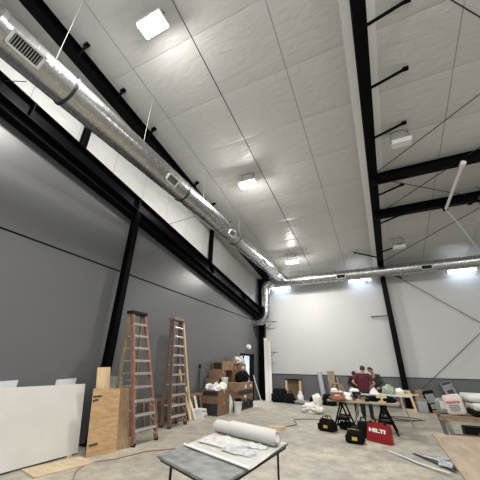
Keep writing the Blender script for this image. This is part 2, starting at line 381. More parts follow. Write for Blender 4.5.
for y in (2.7, 4.15, 5.55, 7.1, 9.7, 11.5, 13.9):
    m = MB(); p = Vector((FX+.1, y, zb(y)+.01)); q = Vector((FX+.92, y, deck(y)-.06))
    m.beam(p, q, .05, .05, up=(0, 1, 0)); m.box(q, (.12, .08, .07)); m.build('flange_brace', M['black'], fr)
m = MB(); p = Vector((FX-.1, 14.4, zb(14.4)+.01)); q = Vector((FX-1.1, 14.0, deck(14)-.08)); m.beam(p, q, .05, .05, up=(0, 1, 0)).box(q, (.1, .08, .07)); m.build('flange_brace', M['black'], fr)
mc = thing('main_column', 'black tapered steel column on the middle of the back wall', 'column', (FX, D-.35, 0))
m = MB(); ibeam(m, (FX, D-.22, .02), (FX, D-.22, zb(D-.3)+.05), .3, .24, up=(0, 1, 0)); m.build('column_shaft', M['black'], mc)
MB().bb((FX-.17, D-.4, 0), (FX+.17, D-.04, .02)).build('base_plate', M['black'], mc)
for sx, z in ((-1, 4.05), (-1, 5.95), (1, 5.95)):
    m = MB(); m.beam((FX+sx*.1, D-.25, z+(.0 if z < 5 else .32)), (FX+sx*.85, D-.12, z), .05, .04).box((FX+sx*.85, D-.1, z), (.06, .08, .06)); m.build('flange_brace', M['black'], mc)
# cross beams to the right
for y, dz, lb in ((8.85, .28, 'upper black cross beam running right from the main rafter'), (10.85, .30, 'lower black cross beam running right from the main rafter')):
    m = MB(); ibeam(m, (FX, y, deck(y)-dz), (XR, y, deck(y)-dz), .34, .2)
    cb = thing('cross_beam', lb, 'beam', (FX, y, deck(y)-dz), group='black cross beams under the roof'); m.build('beam_section', M['black'], cb)
    m = MB(); m.beam((FX+.05, y, zb(y)-.15), (FX+1.0, y, deck(y)-dz-.17), .06, .06, up=(0, 1, 0)).box((FX, y, zb(y)-.1), (.1, .16, .22)); m.build('knee_brace', M['black'], cb)
for sx, nm in ((-1, 1), (1, 2)):
    m = MB(); a0, a1 = FX+sx*.14, FX+sx*.34
    m.prism([(a0, Y0, deck(Y0)-.10), (a1, Y0, deck(Y0)-.002), (a0, Y0, deck(Y0)-.002)], (0, D-.1-Y0, -SL*(D-.1-Y0)))
    struct(m.build('trim_%d' % nm, M['fold']))
# second main frame at the right edge
fr2 = thing('far_right_rafter', 'black roof rafter beyond the right picture edge behind the pipes', 'rafter', (6.9, 8, 7.5))
m = MB(); FX0 = FX; FX = 6.9; taper(m); FX = FX0; m.build('beam_section', M['black'], fr2)
# rod bracing
def rod(p, q, lb, r=.014):
    o = MB(); p, q = Vector(p), Vector(q); o.tube([p, q], r, 6)
    tag(o.build('brace_rod', M['rod'], smooth=40), lb, 'brace rod', 'thin dark brace rods')
z_ = lambda y: deck(y)-.16
rod((FX+.1, 2.9, z_(2.9)), (6.8, 8.7, z_(8.7)), 'thin roof brace rod at the top right, nearest the camera')
rod((FX+.1, 8.7, z_(8.7)), (6.8, 4.1, z_(4.1)), 'thin roof brace rod rising right from the upper cross beam')
rod((FX+.1, 8.95, z_(8.95)), (6.8, 13.0, z_(13.0)), 'thin roof brace rod falling right between the two cross beams')
rod((FX+.1, 11.0, z_(11.0)), (6.8, 6.0, z_(6.0)), 'thin roof brace rod rising right across both cross beams')
rod((FX+.1, 15.2, z_(15.2)), (6.8, 9.2, z_(9.2)), 'thin roof brace rod rising right from the off lamp near the back duct')
rod((FX+.1, D-.1, 6.55), (6.8, D-.1, 1.33), 'thin brace rod falling right across the white back wall')
rod((FX+.1, D-.12, .35), (6.8, D-.12, 5.4), 'thin brace rod rising right from the foot of the middle column')

# ---------------------------------------------------------------- ducts
DX, DZ_, DR = -4.6, 6.38, .31
ld = thing('round_duct', 'long round galvanised duct running along the left wall under the roof', 'duct', (DX, 8, DZ_))
secs = [(.62, 1.8, .315), (1.8, 5.45, .315), (5.45, 9.0, .31), (9.0, 12.2, .305), (12.2, 15.25, .30)]
for a, b, r in secs: MB().cyl((DX, a, DZ_), (DX, b, DZ_), r, 40).build('duct_section', M['ductY'], ld, smooth=40)
for a, b, r in secs[1:]: MB().cyl((DX, a-.025, DZ_), (DX, a+.025, DZ_), r+.02, 40).build('joint_band', M['rod'] if a < 10 else M['galv'], ld, smooth=40)
MB().cyl((DX, .56, DZ_), (DX, .63, DZ_), .33, 40).build('end_collar', M['galv'], ld, smooth=40)
def register(par, y, r, ang, wy, wh):
    """grille frame on the duct side; ang measured from +X downwards"""
    n = Vector((math.cos(ang), 0, -math.sin(ang))); u = Vector((0, 1, 0)); v = n.cross(u)
    R = Matrix((u, v, n)).transposed(); c = Vector((DX, y, DZ_))+n*(r+.0)
    f = MB()
    for s in (-1, 1):
        f.box(c+v*s*(wh/2-.02), (wy, .04, .07), R, .005); f.box(c+u*s*(wy/2-.02), (.04, wh, .07), R, .005)
    fo = f.build('register', M['reg'], par)
    MB().box(c-n*.012, (wy-.06, wh-.06, .03), R).build('back_plate', M['dark'], fo)
    s_ = MB(); k = max(3, int((wy-.08)/.035))
    for i in range(k): s_.box(c+u*((i+.5)/k-.5)*(wy-.08)+n*.012, (.012, wh-.07, .022), R)
    s_.build('louvre_grille', M['pewter'], fo)
register(ld, .98, .315, .62, .50, .27)
register(ld, 4.7, .315, .62, .42, .25); register(ld, 8.3, .31, .62, .42, .25); register(ld, 11.7, .305, .62, .36, .22); register(ld, 14.2, .30, .62, .32, .2)
for y in (1.45, 3.75, 6.6, 9.4, 12.2):
    MB().tube([(DX, y, DZ_+.3), (DX, y, deck(y))], .006, 6).build('hanger_wire', M['wire'], ld)
for y in (1.3, 6.6): MB().tube([(DX-.3, y, DZ_-.2), (SX, y, zt(y)-.05)], .008, 6).build('side_strap', M['rod'], ld)
BY, BZ, BR = 15.3, 6.16, .28
bd = thing('round_duct', 'round galvanised duct running across the top of the white back wall', 'duct', (1, BY, BZ))
xs = [DX-.33, -2.6, -.4, 2.3, 5.2, XR-.1]
for a, b in zip(xs, xs[1:]): MB().cyl((a, BY, BZ), (b, BY, BZ), BR, 40).build('duct_section', M['ductX'], bd, smooth=40)
for a in xs[1:-1]: MB().cyl((a-.03, BY, BZ), (a+.03, BY, BZ), BR+.02, 40).build('joint_band', M['galv'], bd, smooth=40)
MB().tube([(DX-.33, BY, BZ), (DX-.42, BY, BZ)], [BR+.02, BR-.05], 40).build('end_cap', M['galv'], bd, smooth=40)
for x in (-1.25, 2.65, 6.0):
    f = MB(); n = Vector((0, -math.cos(.35), -math.sin(.35))); u = Vector((1, 0, 0)); v = n.cross(u); R = Matrix((u, v, n)).transposed(); c = Vector((x, BY, BZ))+n*BR
    for s in (-1, 1): f.box(c+v*s*.1, (.46, .035, .07), R); f.box(c+u*s*.22, (.035, .2, .07), R)
    fo = f.build('register', M['reg'], bd); MB().box(c, (.42, .18, .03), R).build('louvre_grille', M['dark'], fo)
for x in (-3.5, -1.5, 1.6, 3.6): MB().tube([(x, BY, BZ+.32), (x, BY, deck(BY))], .006, 6).build('hanger_wire', M['wire'], bd)
# branch that drops from the duct end and bends back into the left wall
dd = thing('duct_elbow', 'bent galvanised branch duct dropping in the corner and turning into the left wall', 'duct', (-5.6, 15.2, 5))
def arc(c, r, a0, a1, n=10): return [(c[0]+r*math.cos(a0+(a1-a0)*k/n), 15.25, c[1]+r*math.sin(a0+(a1-a0)*k/n)) for k in range(n+1)]
er = .245
MB().tube([(DX-.3, 15.25, 6.25), (-5.05, 15.25, 6.25)]+arc((-5.08, 5.73), .52, PI/2, PI), er, 28).build('upper_elbow', M['ductZ'], dd, smooth=40)
MB().cyl((-5.6, 15.25, 5.73), (-5.6, 15.25, 4.47), er, 28).build('duct_section', M['ductZ'], dd, smooth=40)
MB().tube(arc((-6.12, 4.47), .52, 0, -PI/2)+[(L+.02, 15.25, 3.95)], er, 28).build('lower_elbow', M['ductZ'], dd, smooth=40)
for z in (5.7, 5.1, 4.49): MB().cyl((-5.6, 15.25, z-.025), (-5.6, 15.25, z+.025), er+.018, 28).build('joint_band', M['galv'], dd, smooth=40)

# ---------------------------------------------------------------- lights
WARM = (1, .97, .925)
def highbay(x, y, drop, label, on=True):
    k = 1 if on else .82
    z = deck(y)-drop
    t = thing('high_bay_light', label, 'ceiling light', (x, y, z), group='rectangular high bay lights')
    MB().box((x, y, z+.03), (.62*k, .36*k, .06), bev=.01).build('housing', M['lampw'], t)
    MB().box((x, y, z-.03), (.58*k, .32*k, .06), bev=.012).build('diffuser', M['lit'] if on else M['off'], t)
    m = MB()
    for s in (-1, 1): m.tube([(x+s*.26, y, z+.06), (x+s*.2, y, deck(y))], .006, 6)
    m.build('hanger_wire', M['rod'], t)
    MB().tube([(x+.05, y, z+.06), (x+.22, y+.05, z+drop*.8), (x+.1, y, z+drop*.95), (x-.35, y, deck(y)-.02)], .008, 6).build('power_cable', M['rod'], t)
    if on:
        area((x, y, z-.075), .56, .3, HIGHBAY, WARM, t)
        pd = bpy.data.lights.new('lamp_glow', 'POINT'); pd.energy = HIGHBAY*.4; pd.color = WARM; pd.shadow_soft_size = .1
        po = bpy.data.objects.new('lamp_glow', pd); COL.objects.link(po); po.parent = t; po.location = (0, 0, -.2)
    return t
highbay(-3.28, 2.28, .47, 'bright rectangular high bay lamp at the top left, nearest the camera')
highbay(-3.28, 7.36, .47, 'bright rectangular high bay lamp hanging in the middle of the white ceiling')
highbay(-3.41, 13.3, .47, 'bright rectangular high bay lamp farthest back, above the duct corner')
highbay(1.53, 7.36, .47, 'unlit white high bay lamp just right of the main rafter', on=False)
highbay(1.53, 13.3, .47, 'unlit white high bay lamp right of the rafter near the back duct', on=False)
def strip(x, label):
    z = 6.02
    t = thing('strip_light', label, 'wall light', (x, D, z), group='strip lights along the back wall')
    MB().box((x, D-.06, z+.03), (1.16, .12, .09), bev=.01).build('housing', M['lampw'], t)
    MB().box((x, D-.16, z), (1.12, .1, .12), bev=.02).build('diffuser', M['litc'], t)
    area((x, D-.2, z-.1), 1.1, .1, STRIP, (.55, .75, 1), t, rot=(-.35, 0, 0))
strip(-4.9, 'bright strip light on the back wall beside the duct corner')
strip(-.4, 'bright strip light on the back wall left of the middle column')
strip(4.2, 'bright strip light on the back wall at the right picture edge')
# added high bays, unseen outside the frame, to brighten the hall and foreground table
for i, (x, y) in enumerate(((1.53, 1.6), (6.4, 7.36), (-1.6, -2.0), (3.6, -2.4))):
    highbay(x, y, .47, ['lit high bay lamp right of the rafter, nearest the camera row', 'lit high bay lamp beyond the right ends of the cross beams', 'lit high bay lamp overhead behind the camera, on the left', 'lit high bay lamp overhead behind the camera, on the right'][i])

# conduit, pipe and heater in the roof
m = MB(); m.tube([(-2.80, -1, deck(-1)-.012), (-2.80, 14.9, deck(14.9)-.012)], .007, 6); tag(m.build('ceiling_conduit', M['rod']), 'thin grey conduit running straight along the white ceiling', 'conduit')
p = thing('vent_pipe', 'white pipe slung between the two cross beams, turning down at its lower end', 'pipe', (3.1, 10, 7.2))
MB().tube([(3.15, 8.75, deck(8.75)-.52), (2.98, 10.95, deck(10.95)-.52)], .045, 12).build('pipe_run', M['pipe'], p, smooth=40)
MB().cyl((3.16, 8.68, deck(8.7)-.52), (3.14, 8.85, deck(8.8)-.52), .075, 12).build('coupling', M['pipe'], p, smooth=40)
MB().tube([(2.98, 10.95, deck(10.95)-.52), (3.4, 11.8, deck(11.8)-.5), (5.2, 15.8, deck(15.8)-.5)], .03, 10).build('pipe_branch', M['pipe'], p, smooth=40)
m = MB(); m.box((2.98, 10.95, deck(10.95)-.45), (.14, .14, .2)); m.build('hanger_clamp', M['blackm'], p)
u = thing('unit_heater', 'dark unit heater hanging by the lower cross beam at the right edge', 'heater', (4.1, 10.75, 7))
zz = deck(10.75)-.62
MB().box((4.2, 10.6, zz), (.62, .4, .34), bev=.02).build('casing', M['pewter'], u)
m = MB()
for k in range(5): m.box((4.2, 10.39, zz-.12+k*.06), (.54, .03, .02), RX(.5))
m.build('louvre_grille', M['dark'], u)
m = MB(); m.tube([(3.9, 10.6, zz), (3.66, 10.6, zz+.02), (3.62, 10.6, zz+.14)], .05, 10).box((3.6, 10.58, zz-.02), (.12, .12, .1)); m.build('gas_valve', M['blackm'], u)
m = MB(); m.tube([(4.0, 10.6, zz+.17), (4.0, 10.7, deck(10.7))], .008, 6).tube([(4.42, 10.6, zz+.17), (4.42, 10.7, deck(10.7))], .008, 6); m.build('hanger_rod', M['rod'], u)
# alarm bell over the door
a = thing('alarm_bell', 'round white alarm bell on the grey wall above the doorway', 'alarm bell', (L, 14.35, 2.55))
MB().cyl((L, 14.35, 2.55), (L+.04, 14.35, 2.55), .1, 24).build('back_box', M['bell'], a, smooth=40)
m = MB(); m.tube([(L+.04, 14.35, 2.55), (L+.15, 14.35, 2.55), (L+.2, 14.35, 2.55)], [.125, .125, .08], 24); m.build('gong', M['bell'], a, smooth=40)

# ---------------------------------------------------------------- left wall: boards and ladders
def lean_board(name, lab, cat, p0, p1, q0, q1, th, mt, group=None, parent=None):
    """board with bottom edge p0-p1 and top edge q0-q1 (front face), thickness th away from the viewer"""
    p0, p1, q0, q1 = map(Vector, (p0, p1, q0, q1)); n = (p1-p0).cross(q0-p0).normalized()
    if n.x > 0: n = -n
    o = MB().prism([p0, p1, q1, q0], n*th).build(name, mt, parent)
    if parent is None: tag(o, lab, cat, group)
    return o
lean_board('drywall_sheet', 'big off-white drywall sheet leaning on the grey wall at the left edge', 'drywall sheet', (-5.80, 2.2, .03), (-5.74, 4.68, .03), (-6.22, 2.4, 1.22), (-6.16, 4.84, 1.22), .10, M['gyp'])
for i, (y, lb) in enumerate(((3.3, 'small white foam board sticking up behind the drywall sheet at the left edge'), (4.52, 'small white foam board sticking up behind the right end of the drywall sheet'))):
    lean_board('foam_board', lb, 'board', (-6.33, y-.24, .05), (-6.33, y+.22, .05), (-6.36, y-.24, 1.31), (-6.36, y+.22, 1.33), .025, M['whiteb'], 'white panels behind the drywall')
for y in (3.0, 4.5): tag(MB().bb((-5.98, y-.05, 0), (-5.72, y+.05, .03)).build('spacer_block', M['pine']), 'small timber block under the %s of the drywall sheet' % ('left part' if y < 4 else 'right end'), 'timber block')
tag(MB().box((-5.35, 4.05, .012), (.55, .95, .024), RZ(-.2)).build('plywood_offcut', M['pineX']), 'pale plywood offcut lying on the floor below the drywall sheet', 'plywood')
pw = thing('plywood_sheet', 'upright orange-brown plywood sheet leaning on the wall column', 'plywood', (-5.3, 4.9, 0))
P0, P1, Q0, Q1 = map(Vector, ((-5.42, 4.62, 0), (-5.22, 5.17, 0), (-5.72, 4.72, 1.15), (-5.52, 5.27, 1.13)))
lean_board('sheet', '', '', P0, P1, Q0, Q1, .02, M['ply'], parent=pw)
def on_sheet(u, v): return P0*(1-u)*(1-v)+P1*u*(1-v)+Q0*(1-u)*v+Q1*u*v
nn = (P1-P0).cross(Q0-P0).normalized(); nn = nn if nn.x > 0 else -nn
for (u0, v0, u1, v1) in ((.02, .865, .34, .875), (.02, .79, .15, .815), (.10, .815, .22, .81), (.05, .15, .34, .165)):
    m = MB(); a_, b_ = on_sheet(u0, v0), on_sheet(u1, v1); m.beam(a_+nn*.004, b_+nn*.004, .035, .006, up=nn); m.build('slot_mark', M['print'], pw)
lean_board('pine_board', 'short pale pine board standing upright in front of the wall column', 'board', (-5.62, 4.93, 0), (-5.62, 5.26, 0), (-5.85, 4.84, 1.56), (-5.85, 5.18, 1.57), .04, M['pine'])
lean_board('dark_board', 'narrow dark brown plywood board between the plywood sheet and the ladder', 'board', (-5.32, 5.26, 0), (-5.24, 5.54, 0), (-5.68, 5.34, 1.14), (-5.60, 5.64, 1.12), .03, M['plyd'])
lean_board('fibre_board', 'grey board against the wall behind the plywood sheet', 'board', (-6.05, 5.4, 0), (-6.05, 5.95, 0), (-6.18, 5.38, 1.36), (-6.18, 5.93, 1.34), .02, M['cement'])

def step_ladder(lab, yc, xf, xt, xr, htop, w0, w1, n, mrail, mrear, cap_m, skew=0):
    """stepladder standing against the left wall: steps face +X. xf/xt/xr: x of front feet, top, rear feet"""
    t = thing('step_ladder', lab, 'ladder', (xf, yc, 0), group='stepladders by the grey wall')
    def fr_(v, s): return Vector((xf+(xt-xf)*v, yc+skew*v+s*(w0+(w1-w0)*v)/2, htop*v))
    def re_(v, s): return Vector((xr+(xt-.09-xr)*v, yc+skew*v+s*(w0*.92+(w1-w0*.92)*v)/2, htop*v))
    for s in (-1, 1):
        MB().beam(fr_(.012, s), fr_(.985, s), .055, .09, up=(1, 0, 0)).build('front_rail', mrail, t)
        MB().beam(re_(.012, s), re_(.985, s), .05, .06, up=(1, 0, 0)).build('rear_rail', mrear, t)
        MB().box(fr_(.012, s), (.11, .05, .07), bev=.008).build('foot', M['dark'], t)
        MB().box(re_(.012, s), (.09, .05, .06), bev=.008).build('foot', M['dark'], t)
        m = MB()
        for k in (1, 2, 3):
            v = k/(n+1); a_ = fr_(v, s); b_ = fr_(v+.025*(4-k)/2.2, s)
            m.beam(fr_(v, s*.55), fr_(v-.06, s*.97)+Vector((.02, 0, 0)), .012, .012)
        m.build('knee_brace', M['alu'], t)
    for k in range(1, n+1):
        v = k/(n+1); a_, b_ = fr_(v, -1), fr_(v, 1)
        m = MB(); m.box((a_+b_)/2+Vector((.0, 0, 0)), (.10, (b_-a_).length-.02, .05), bev=.006); m.build('step', M['alu'], t)
    for k in range(1, n+1, 1):
        v = k/(n+1); a_, b_ = re_(v, -1), re_(v, 1); MB().beam(a_, b_, .03, .03).build('rear_rung', mrear if k % 2 else M['alu'], t)
    c = (fr_(1, 0)+re_(1, 0))/2; MB().box(c+Vector((0, 0, .0)), (.24, w1+.1, .08), bev=.012).build('top_cap', cap_m, t)
    for s in (-1, 1): MB().beam(fr_(.45, s*.9), re_(.45, s*.9), .012, .03).build('spreader', M['alu'], t)
    return t
step_ladder('tall stepladder with red-orange rails and black top beside the plywood', 5.98, -5.2, -5.62, -5.98, 2.86, .74, .42, 9, M['fibre'], M['yellowrail'], M['dark'], skew=-.42)
step_ladder('brown stepladder with tan top farther along the grey wall', 7.86, -5.72, -5.9, -6.03, 3.0, .76, .44, 10, M['fibreb'], M['fibreb'], M['cardl'], skew=-.26)
lean_board('timber_pole', 'long thin pale timber pole leaning beside the brown stepladder', 'timber', (-5.95, 8.86, 0), (-5.95, 8.93, 0), (-6.34, 8.50, 3.02), (-6.34, 8.57, 3.02), .04, M['pine'])
for i, (y, z, dy, lb) in enumerate(((8.72, 1.5, -.3, 'tallest of the pale timber lengths at the foot of the brown stepladder'), (9.0, .95, -.12, 'middle pale timber length at the foot of the brown stepladder'), (9.2, .66, .1, 'shortest whitish timber length beside the white cartons'))):
    lean_board('timber_length', lb, 'timber', (-5.86, y, 0), (-5.86, y+.09, 0), (-6.28+.1*(i == 2), y+dy, z), (-6.28+.1*(i == 2), y+dy+.09, z), .03, M['pine'] if i < 1 else M['white_trim'], 'timber lengths by the ladder')
# ladder lying on its edge along the wall
ll = thing('wooden_ladder', 'long wooden ladder lying on its side against the foot of the grey wall', 'ladder', (-6.2, 8.6, 0))
for z, x in ((.05, -6.12), (.68, -6.28)): MB().beam((x, 6.75, z), (x, 10.0, z), .045, .08).build('rail', M['brownw'], ll)
for k in range(12):
    y = 6.9+k*.265; MB().beam((-6.12, y, .05), (-6.28, y, .68), .035, .06).build('rung', M['brownw'], ll)
# tripod stand folded against the wall
tp = thing('tripod_stand', 'thin dark tripod stand against the grey wall behind the white cartons', 'tripod', (-6.37, 9.8, 0))
for dx, dy in ((0, -.42), (0, .22), (.01, -.06)): MB().tube([(-6.375+dx, 9.8+dy, .0), (-6.36, 9.85, 1.55)], .012, 6).build('leg', M['rod'], tp)
MB().box((-6.36, 9.85, 1.6), (.06, .09, .13), bev=.01).build('head', M['dark'], tp)
MB().tube([(-6.37, 9.52, .55), (-6.37, 9.95, .55)], .008, 6).build('brace', M['rod'], tp)
# white cartons by the ladder
for i, (x, y, z, sx, sy, sz, a, lb) in enumerate(((-5.85, 9.3, 0, .34, .36, .16, .2, 'lower white carton on the floor between ladder and cardboard boxes'), (-5.88, 9.3, .16, .3, .32, .13, -.1, 'white carton on top of the other white carton by the ladder'), (-6.06, 9.1, 0, .2, .14, .3, .1, 'upright white carton beside the timber lengths'))):
    t = thing('white_carton', lb, 'box', (x, y, z), a, 'white cartons by the ladder')
    MB().box((0, 0, sz/2), (sx, sy, sz), bev=.006).build('carton', M['whiteb'], t, local=True)
    MB().box((sx/2+.001, 0, sz*.5), (.003, sy*.6, sz*.4)).build('label_patch', M['cement'], t, local=True)

# ---------------------------------------------------------------- cardboard boxes
def carton(x0, x1, y0, y1, z0, h, lab, mt='card', prints=(), flap=False, rz=0, group='cardboard boxes by the doorway'):
    cx, cy = (x0+x1)/2, (y0+y1)/2; t = thing('cardboard_box', lab, 'box', (cx, cy, z0), rz, group); sx, sy = x1-x0, y1-y0
    MB().box((0, 0, h/2), (sx, sy, h), bev=.008).build('carton', M[mt], t, local=True)
    MB().box((0, 0, h+.0015), (sx*.99, .06, .004)).box((sx/2+.0015, 0, h-.05), (.004, .06, .1)).build('tape', M['tape'], t, local=True)
    for face, u0, u1, v0, v1, mm in prints:
        m = MB()
        if face == 'x': m.box((sx/2+.002, (u0+u1-1)/2*sy, (v0+v1)/2*h), (.005, (u1-u0)*sy, (v1-v0)*h))
        else: m.box(((u0+u1-1)/2*sx, -sy/2-.002, (v0+v1)/2*h), ((u1-u0)*sx, .005, (v1-v0)*h))
        m.build('printed_panel', M[mm], t, local=True)
    return t
bk = 'print'
carton(-6.3, -5.55, 9.95, 10.82, 0, .42, 'large cardboard box on the floor at the left of the pile', 'card', [('y', .12, .95, .05, .9, bk)])
carton(-6.3, -5.56, 9.96, 10.8, .42, .37, 'wide cardboard box with a dark printed band on the leftmost floor box', 'card', [('y', .1, .95, .55, .95, bk)])
carton(-6.34, -5.9, 10.22, 10.8, .79, .37, 'cardboard box behind the white wrappings on the left stack', 'card')
carton(-6.33, -5.9, 10.85, 11.31, .0, .8, 'tall cardboard box on the floor behind the white bucket', 'card')
carton(-6.33, -5.88, 10.84, 11.31, .8, .36, 'cardboard box in the middle of the pile against the wall', 'cardl', [('x', .3, .6, .3, .6, 'tapew')])
carton(-6.34, -5.85, 10.45, 11.1, 1.16, .3, 'dark-sided cardboard box tilted on the left stack of the pile', 'card', rz=.12)
carton(-6.33, -5.82, 10.75, 11.6, 1.46, .34, 'topmost cardboard box of the left stack, open toward the room', 'cardl', [('y', .12, .9, .15, .85, bk)], rz=-.08)
for i in range(3):
    y0 = 11.35+i*.53
    carton(-6.3, -5.45, y0, y0+.5, 0, .36, ('nearest', 'middle', 'farthest')[i]+' black crate in the bottom row of the right stack', 'print', [('x', .15, .85, .2, .8, 'dark'), ('x', .4, .6, .3, .6, 'tapew')])
carton(-6.3, -5.45, 11.33, 12.9, .36, .32, 'long cardboard box with a black top band above the black crates', 'card', [('x', .02, .98, .62, .98, bk), ('x', .4, .52, .2, .5, 'tapew')])
carton(-6.28, -5.46, 11.35, 12.9, .68, .32, 'long cardboard box with white labels on top of the right stack', 'cardl', [('x', .45, .55, .3, .7, 'tapew'), ('x', .8, .9, .4, .7, 'tapew'), ('x', .02, .98, .0, .14, bk)])
carton(-6.33, -5.95, 11.75, 12.45, 1.0, .62, 'tall cardboard box at the wall behind the dark bag', 'card')
carton(-6.33, -5.9, 12.5, 13.1, 1.0, .44, 'cardboard box at the wall beside the doorway on the right stack', 'card', [('x', .1, .9, .8, 1, bk)])
carton(-6.32, -5.9, 12.5, 13.1, 1.44, .27, 'printed cardboard box under the plastic wrap beside the doorway', 'cardl', [('x', .3, .7, .3, .7, 'tapew')])
def lump(name, lab, cat, c, r, mt, nz=.35, fq=2.5, seed=0, rz=0, group=None, flat=-.6):
    """soft crumpled bundle resting on z=c[2]"""
    z0 = r[2]*(-flat); o = MB().ell((c[0], c[1], c[2]+z0), r, RZ(rz), 28, nz, fq, seed, flat=-z0).build(name, M[mt], smooth=60)
    return tag(o, lab, cat, group)
lump('plastic_wrap', 'bundle of clear white plastic on the topmost box beside the doorway', 'plastic wrap', (-6.1, 12.75, 1.71), (.26, .4, .2), 'plasticw', .5, 2.5, 3)
lump('rolled_rag', 'brown rag on the tall box at the top of the pile', 'rag', (-6.12, 12.05, 1.62), (.2, .35, .16), 'card', .5, 2.5, 4)
for i, (y, lb) in enumerate(((12.0, 'left of the two dark bags on the right cardboard stack'), (12.55, 'right of the two dark bags on the right cardboard stack'))):
    t = thing('dark_bag', lb, 'bag', (-5.7, y, 1.0), group='dark bags on the right stack')
    MB().ell((-5.7, y, 1.17), (.17, .25, .24), None, 24, .25, 2.2, 5+i, flat=-.17).build('sack', M['tool'], t, smooth=60)
    MB().tube([(-5.66, y-.1, 1.36), (-5.64, y-.06, 1.44), (-5.64, y+.06, 1.44), (-5.66, y+.1, 1.36)], .014, 8).build('handle', M['dark'], t)
wr = [(-5.75, 10.1, .14), (-5.95, 10.35, .16), (-5.7, 10.45, .15), (-5.9, 10.05, .12), (-6.1, 10.15, .13)]
wl_ = ['white wrapping at the front edge of the left box', 'white wrapping in the middle of the left box top', 'white wrapping at the right of the left box top beside the cup', 'white wrapping at the near left of the left box top', 'white wrapping at the wall side of the left box top']
for i, (x, y, r) in enumerate(wr): lump('wrapping', wl_[i], 'wrapping', (x, y, .79), (r, r*1.1, r), 'plasticw' if i % 2 else 'cloth', .5, 3, 10+i, group='white wrappings on the left box')
t = thing('plastic_tub', 'white plastic tub standing on the left cardboard stack', 'tub', (-5.72, 10.68, .79))
MB().lathe((-5.72, 10.68, .79), [(.10, 0), (.13, .34), (.14, .36), (.14, .40)], 20).build('tub', M['bucket'], t, smooth=40)
MB().lathe((-5.72, 10.68, 1.19), [(.145, 0), (.145, .03)], 20).build('lid', M['whiteb'], t, smooth=40)
for i, (x, y, s) in enumerate(((-5.72, 11.12, .15), (-5.62, 10.95, .12))): lump('bubble_wrap', ['crumpled plastic lump beside the tall box in the pile', 'crumpled plastic lump behind the white bucket'][i], 'plastic wrap', (x, y, .0 if i else 0), (s, s, s*2.2), 'plasticw', .4, 2.5, 20+i)
bkt = thing('bucket', 'white bucket on the floor in front of the cardboard pile', 'bucket', (-5.28, 11.0, 0))
m = MB(); m.lathe((-5.28, 11.0, 0), [(.13, 0), (.16, .36), (.17, .37), (.17, .40), (.15, .40), (.12, .03)], 24); m.build('pail', M['bucket'], bkt, smooth=40)
MB().tube([(-5.28+.17*math.cos(a_), 11.0+.17*math.sin(a_)*.3-.08, .38-.13*abs(math.sin(a_))) for a_ in [PI+PI*k/10 for k in range(11)]], .005, 6).build('handle', M['rod'], bkt)
lump('dark_rag', 'dark rag hanging over the rim of the white bucket', 'rag', (-5.27, 11.02, .40), (.13, .1, .06), 'tool', .5, 3, 31)
lean_board('white_strip', 'thin white strip leaning by the right doorway jamb', 'trim', (-5.9, 15.05, 0), (-5.9, 15.11, 0), (-6.3, 14.95, 1.2), (-6.3, 15.01, 1.2), .02, M['white_trim'])

# ---------------------------------------------------------------- back wall foot
for i, (x, w_, zt_, lb) in enumerate(((-5.78, .2, 3.1, 'tallest white timber board leaning by the corner column'), (-5.55, .16, 2.95, 'second white timber board leaning by the corner column'))):
    p0 = (x-.02, 15.45-.05*i, 0); lean_board('white_board', lb, 'board', p0, (p0[0]+w_, p0[1], 0), (x-.12, 15.6, zt_), (x-.12+w_, 15.6, zt_), .04, M['white_trim'], 'white boards in the corner')
def duffel(lab, x, y, rz, l, w_, h, mt='tool', trim=None, seed=0, group=None, handle=True, name='tool_bag'):
    t = thing(name, lab, 'bag', (x, y, 0), rz, group)
    b_ = MB(); b_.box((0, 0, h*.42), (l, w_, h*.84), bev=min(w_, h)*.22, taper=(.86, .7)); b_.build('bag_body', M[mt], t, smooth=50, local=True)
    for s in (-1, 1): MB().box((s*l*.46, 0, h*.3), (l*.12, w_*.8, h*.45), bev=.02).build('end_pocket', M[mt], t, smooth=50, local=True)
    if trim:
        MB().tube([(-l*.40, 0, h*.86), (-l*.1, 0, h*.9), (l*.25, 0, h*.86)], .012, 6).build('trim', M[trim], t, local=True)
        MB().box((.02, -w_*.47, h*.36), (.12, .014, .07), RX(-.15)).build('badge', M[trim], t, local=True)
    MB().tube([(-l*.42, 0, h*.84), (l*.42, 0, h*.84)], .016, 8).build('zip', M['dark'], t, local=True)
    if handle:
        for s in (-1, 1): MB().tube([(-l*.22, s*w_*.3, h*.8), (-l*.14, s*w_*.22, h*1.05), (l*.14, s*w_*.22, h*1.05), (l*.22, s*w_*.3, h*.8)], .012, 8).build('handle', M['dark'], t, smooth=40, local=True)
    return t
duffel('black bag slumped at the left end of the back wall', -5.0, 15.35, .1, .8, .45, .72, handle=False)
duffel('black bag in front of the wooden crate by the back wall', -4.45, 15.2, -.2, .5, .35, .5)
cr = thing('wooden_crate', 'open upright wooden crate with pale sides against the dado', 'crate', (-4.35, 15.75, 0))
for s in (-1, 1): MB().box((-4.35+s*.36, 15.72, .52), (.1, .3, 1.04)).build('side', M['pine'], cr)
MB().box((-4.35, 15.72, 1.03), (.86, .32, .06)).build('top', M['dark'], cr); MB().box((-4.35, 15.86, .5), (.66, .03, 1.0)).build('back', M['brownw'], cr)
MB().box((-4.35, 15.7, .05), (.66, .3, .04)).build('shelf', M['brownw'], cr)
lump('white_rag', 'small white rag on the floor right of the wooden crate', 'rag', (-3.95, 15.4, 0), (.14, .12, .3), 'clothg', .5, 2.5, 33)
lump('grey_bundle', 'grey bundle on the floor between crate and striped bag', 'bundle', (-3.75, 15.1, 0), (.4, .2, .11), 'cement', .5, 2.5, 34)
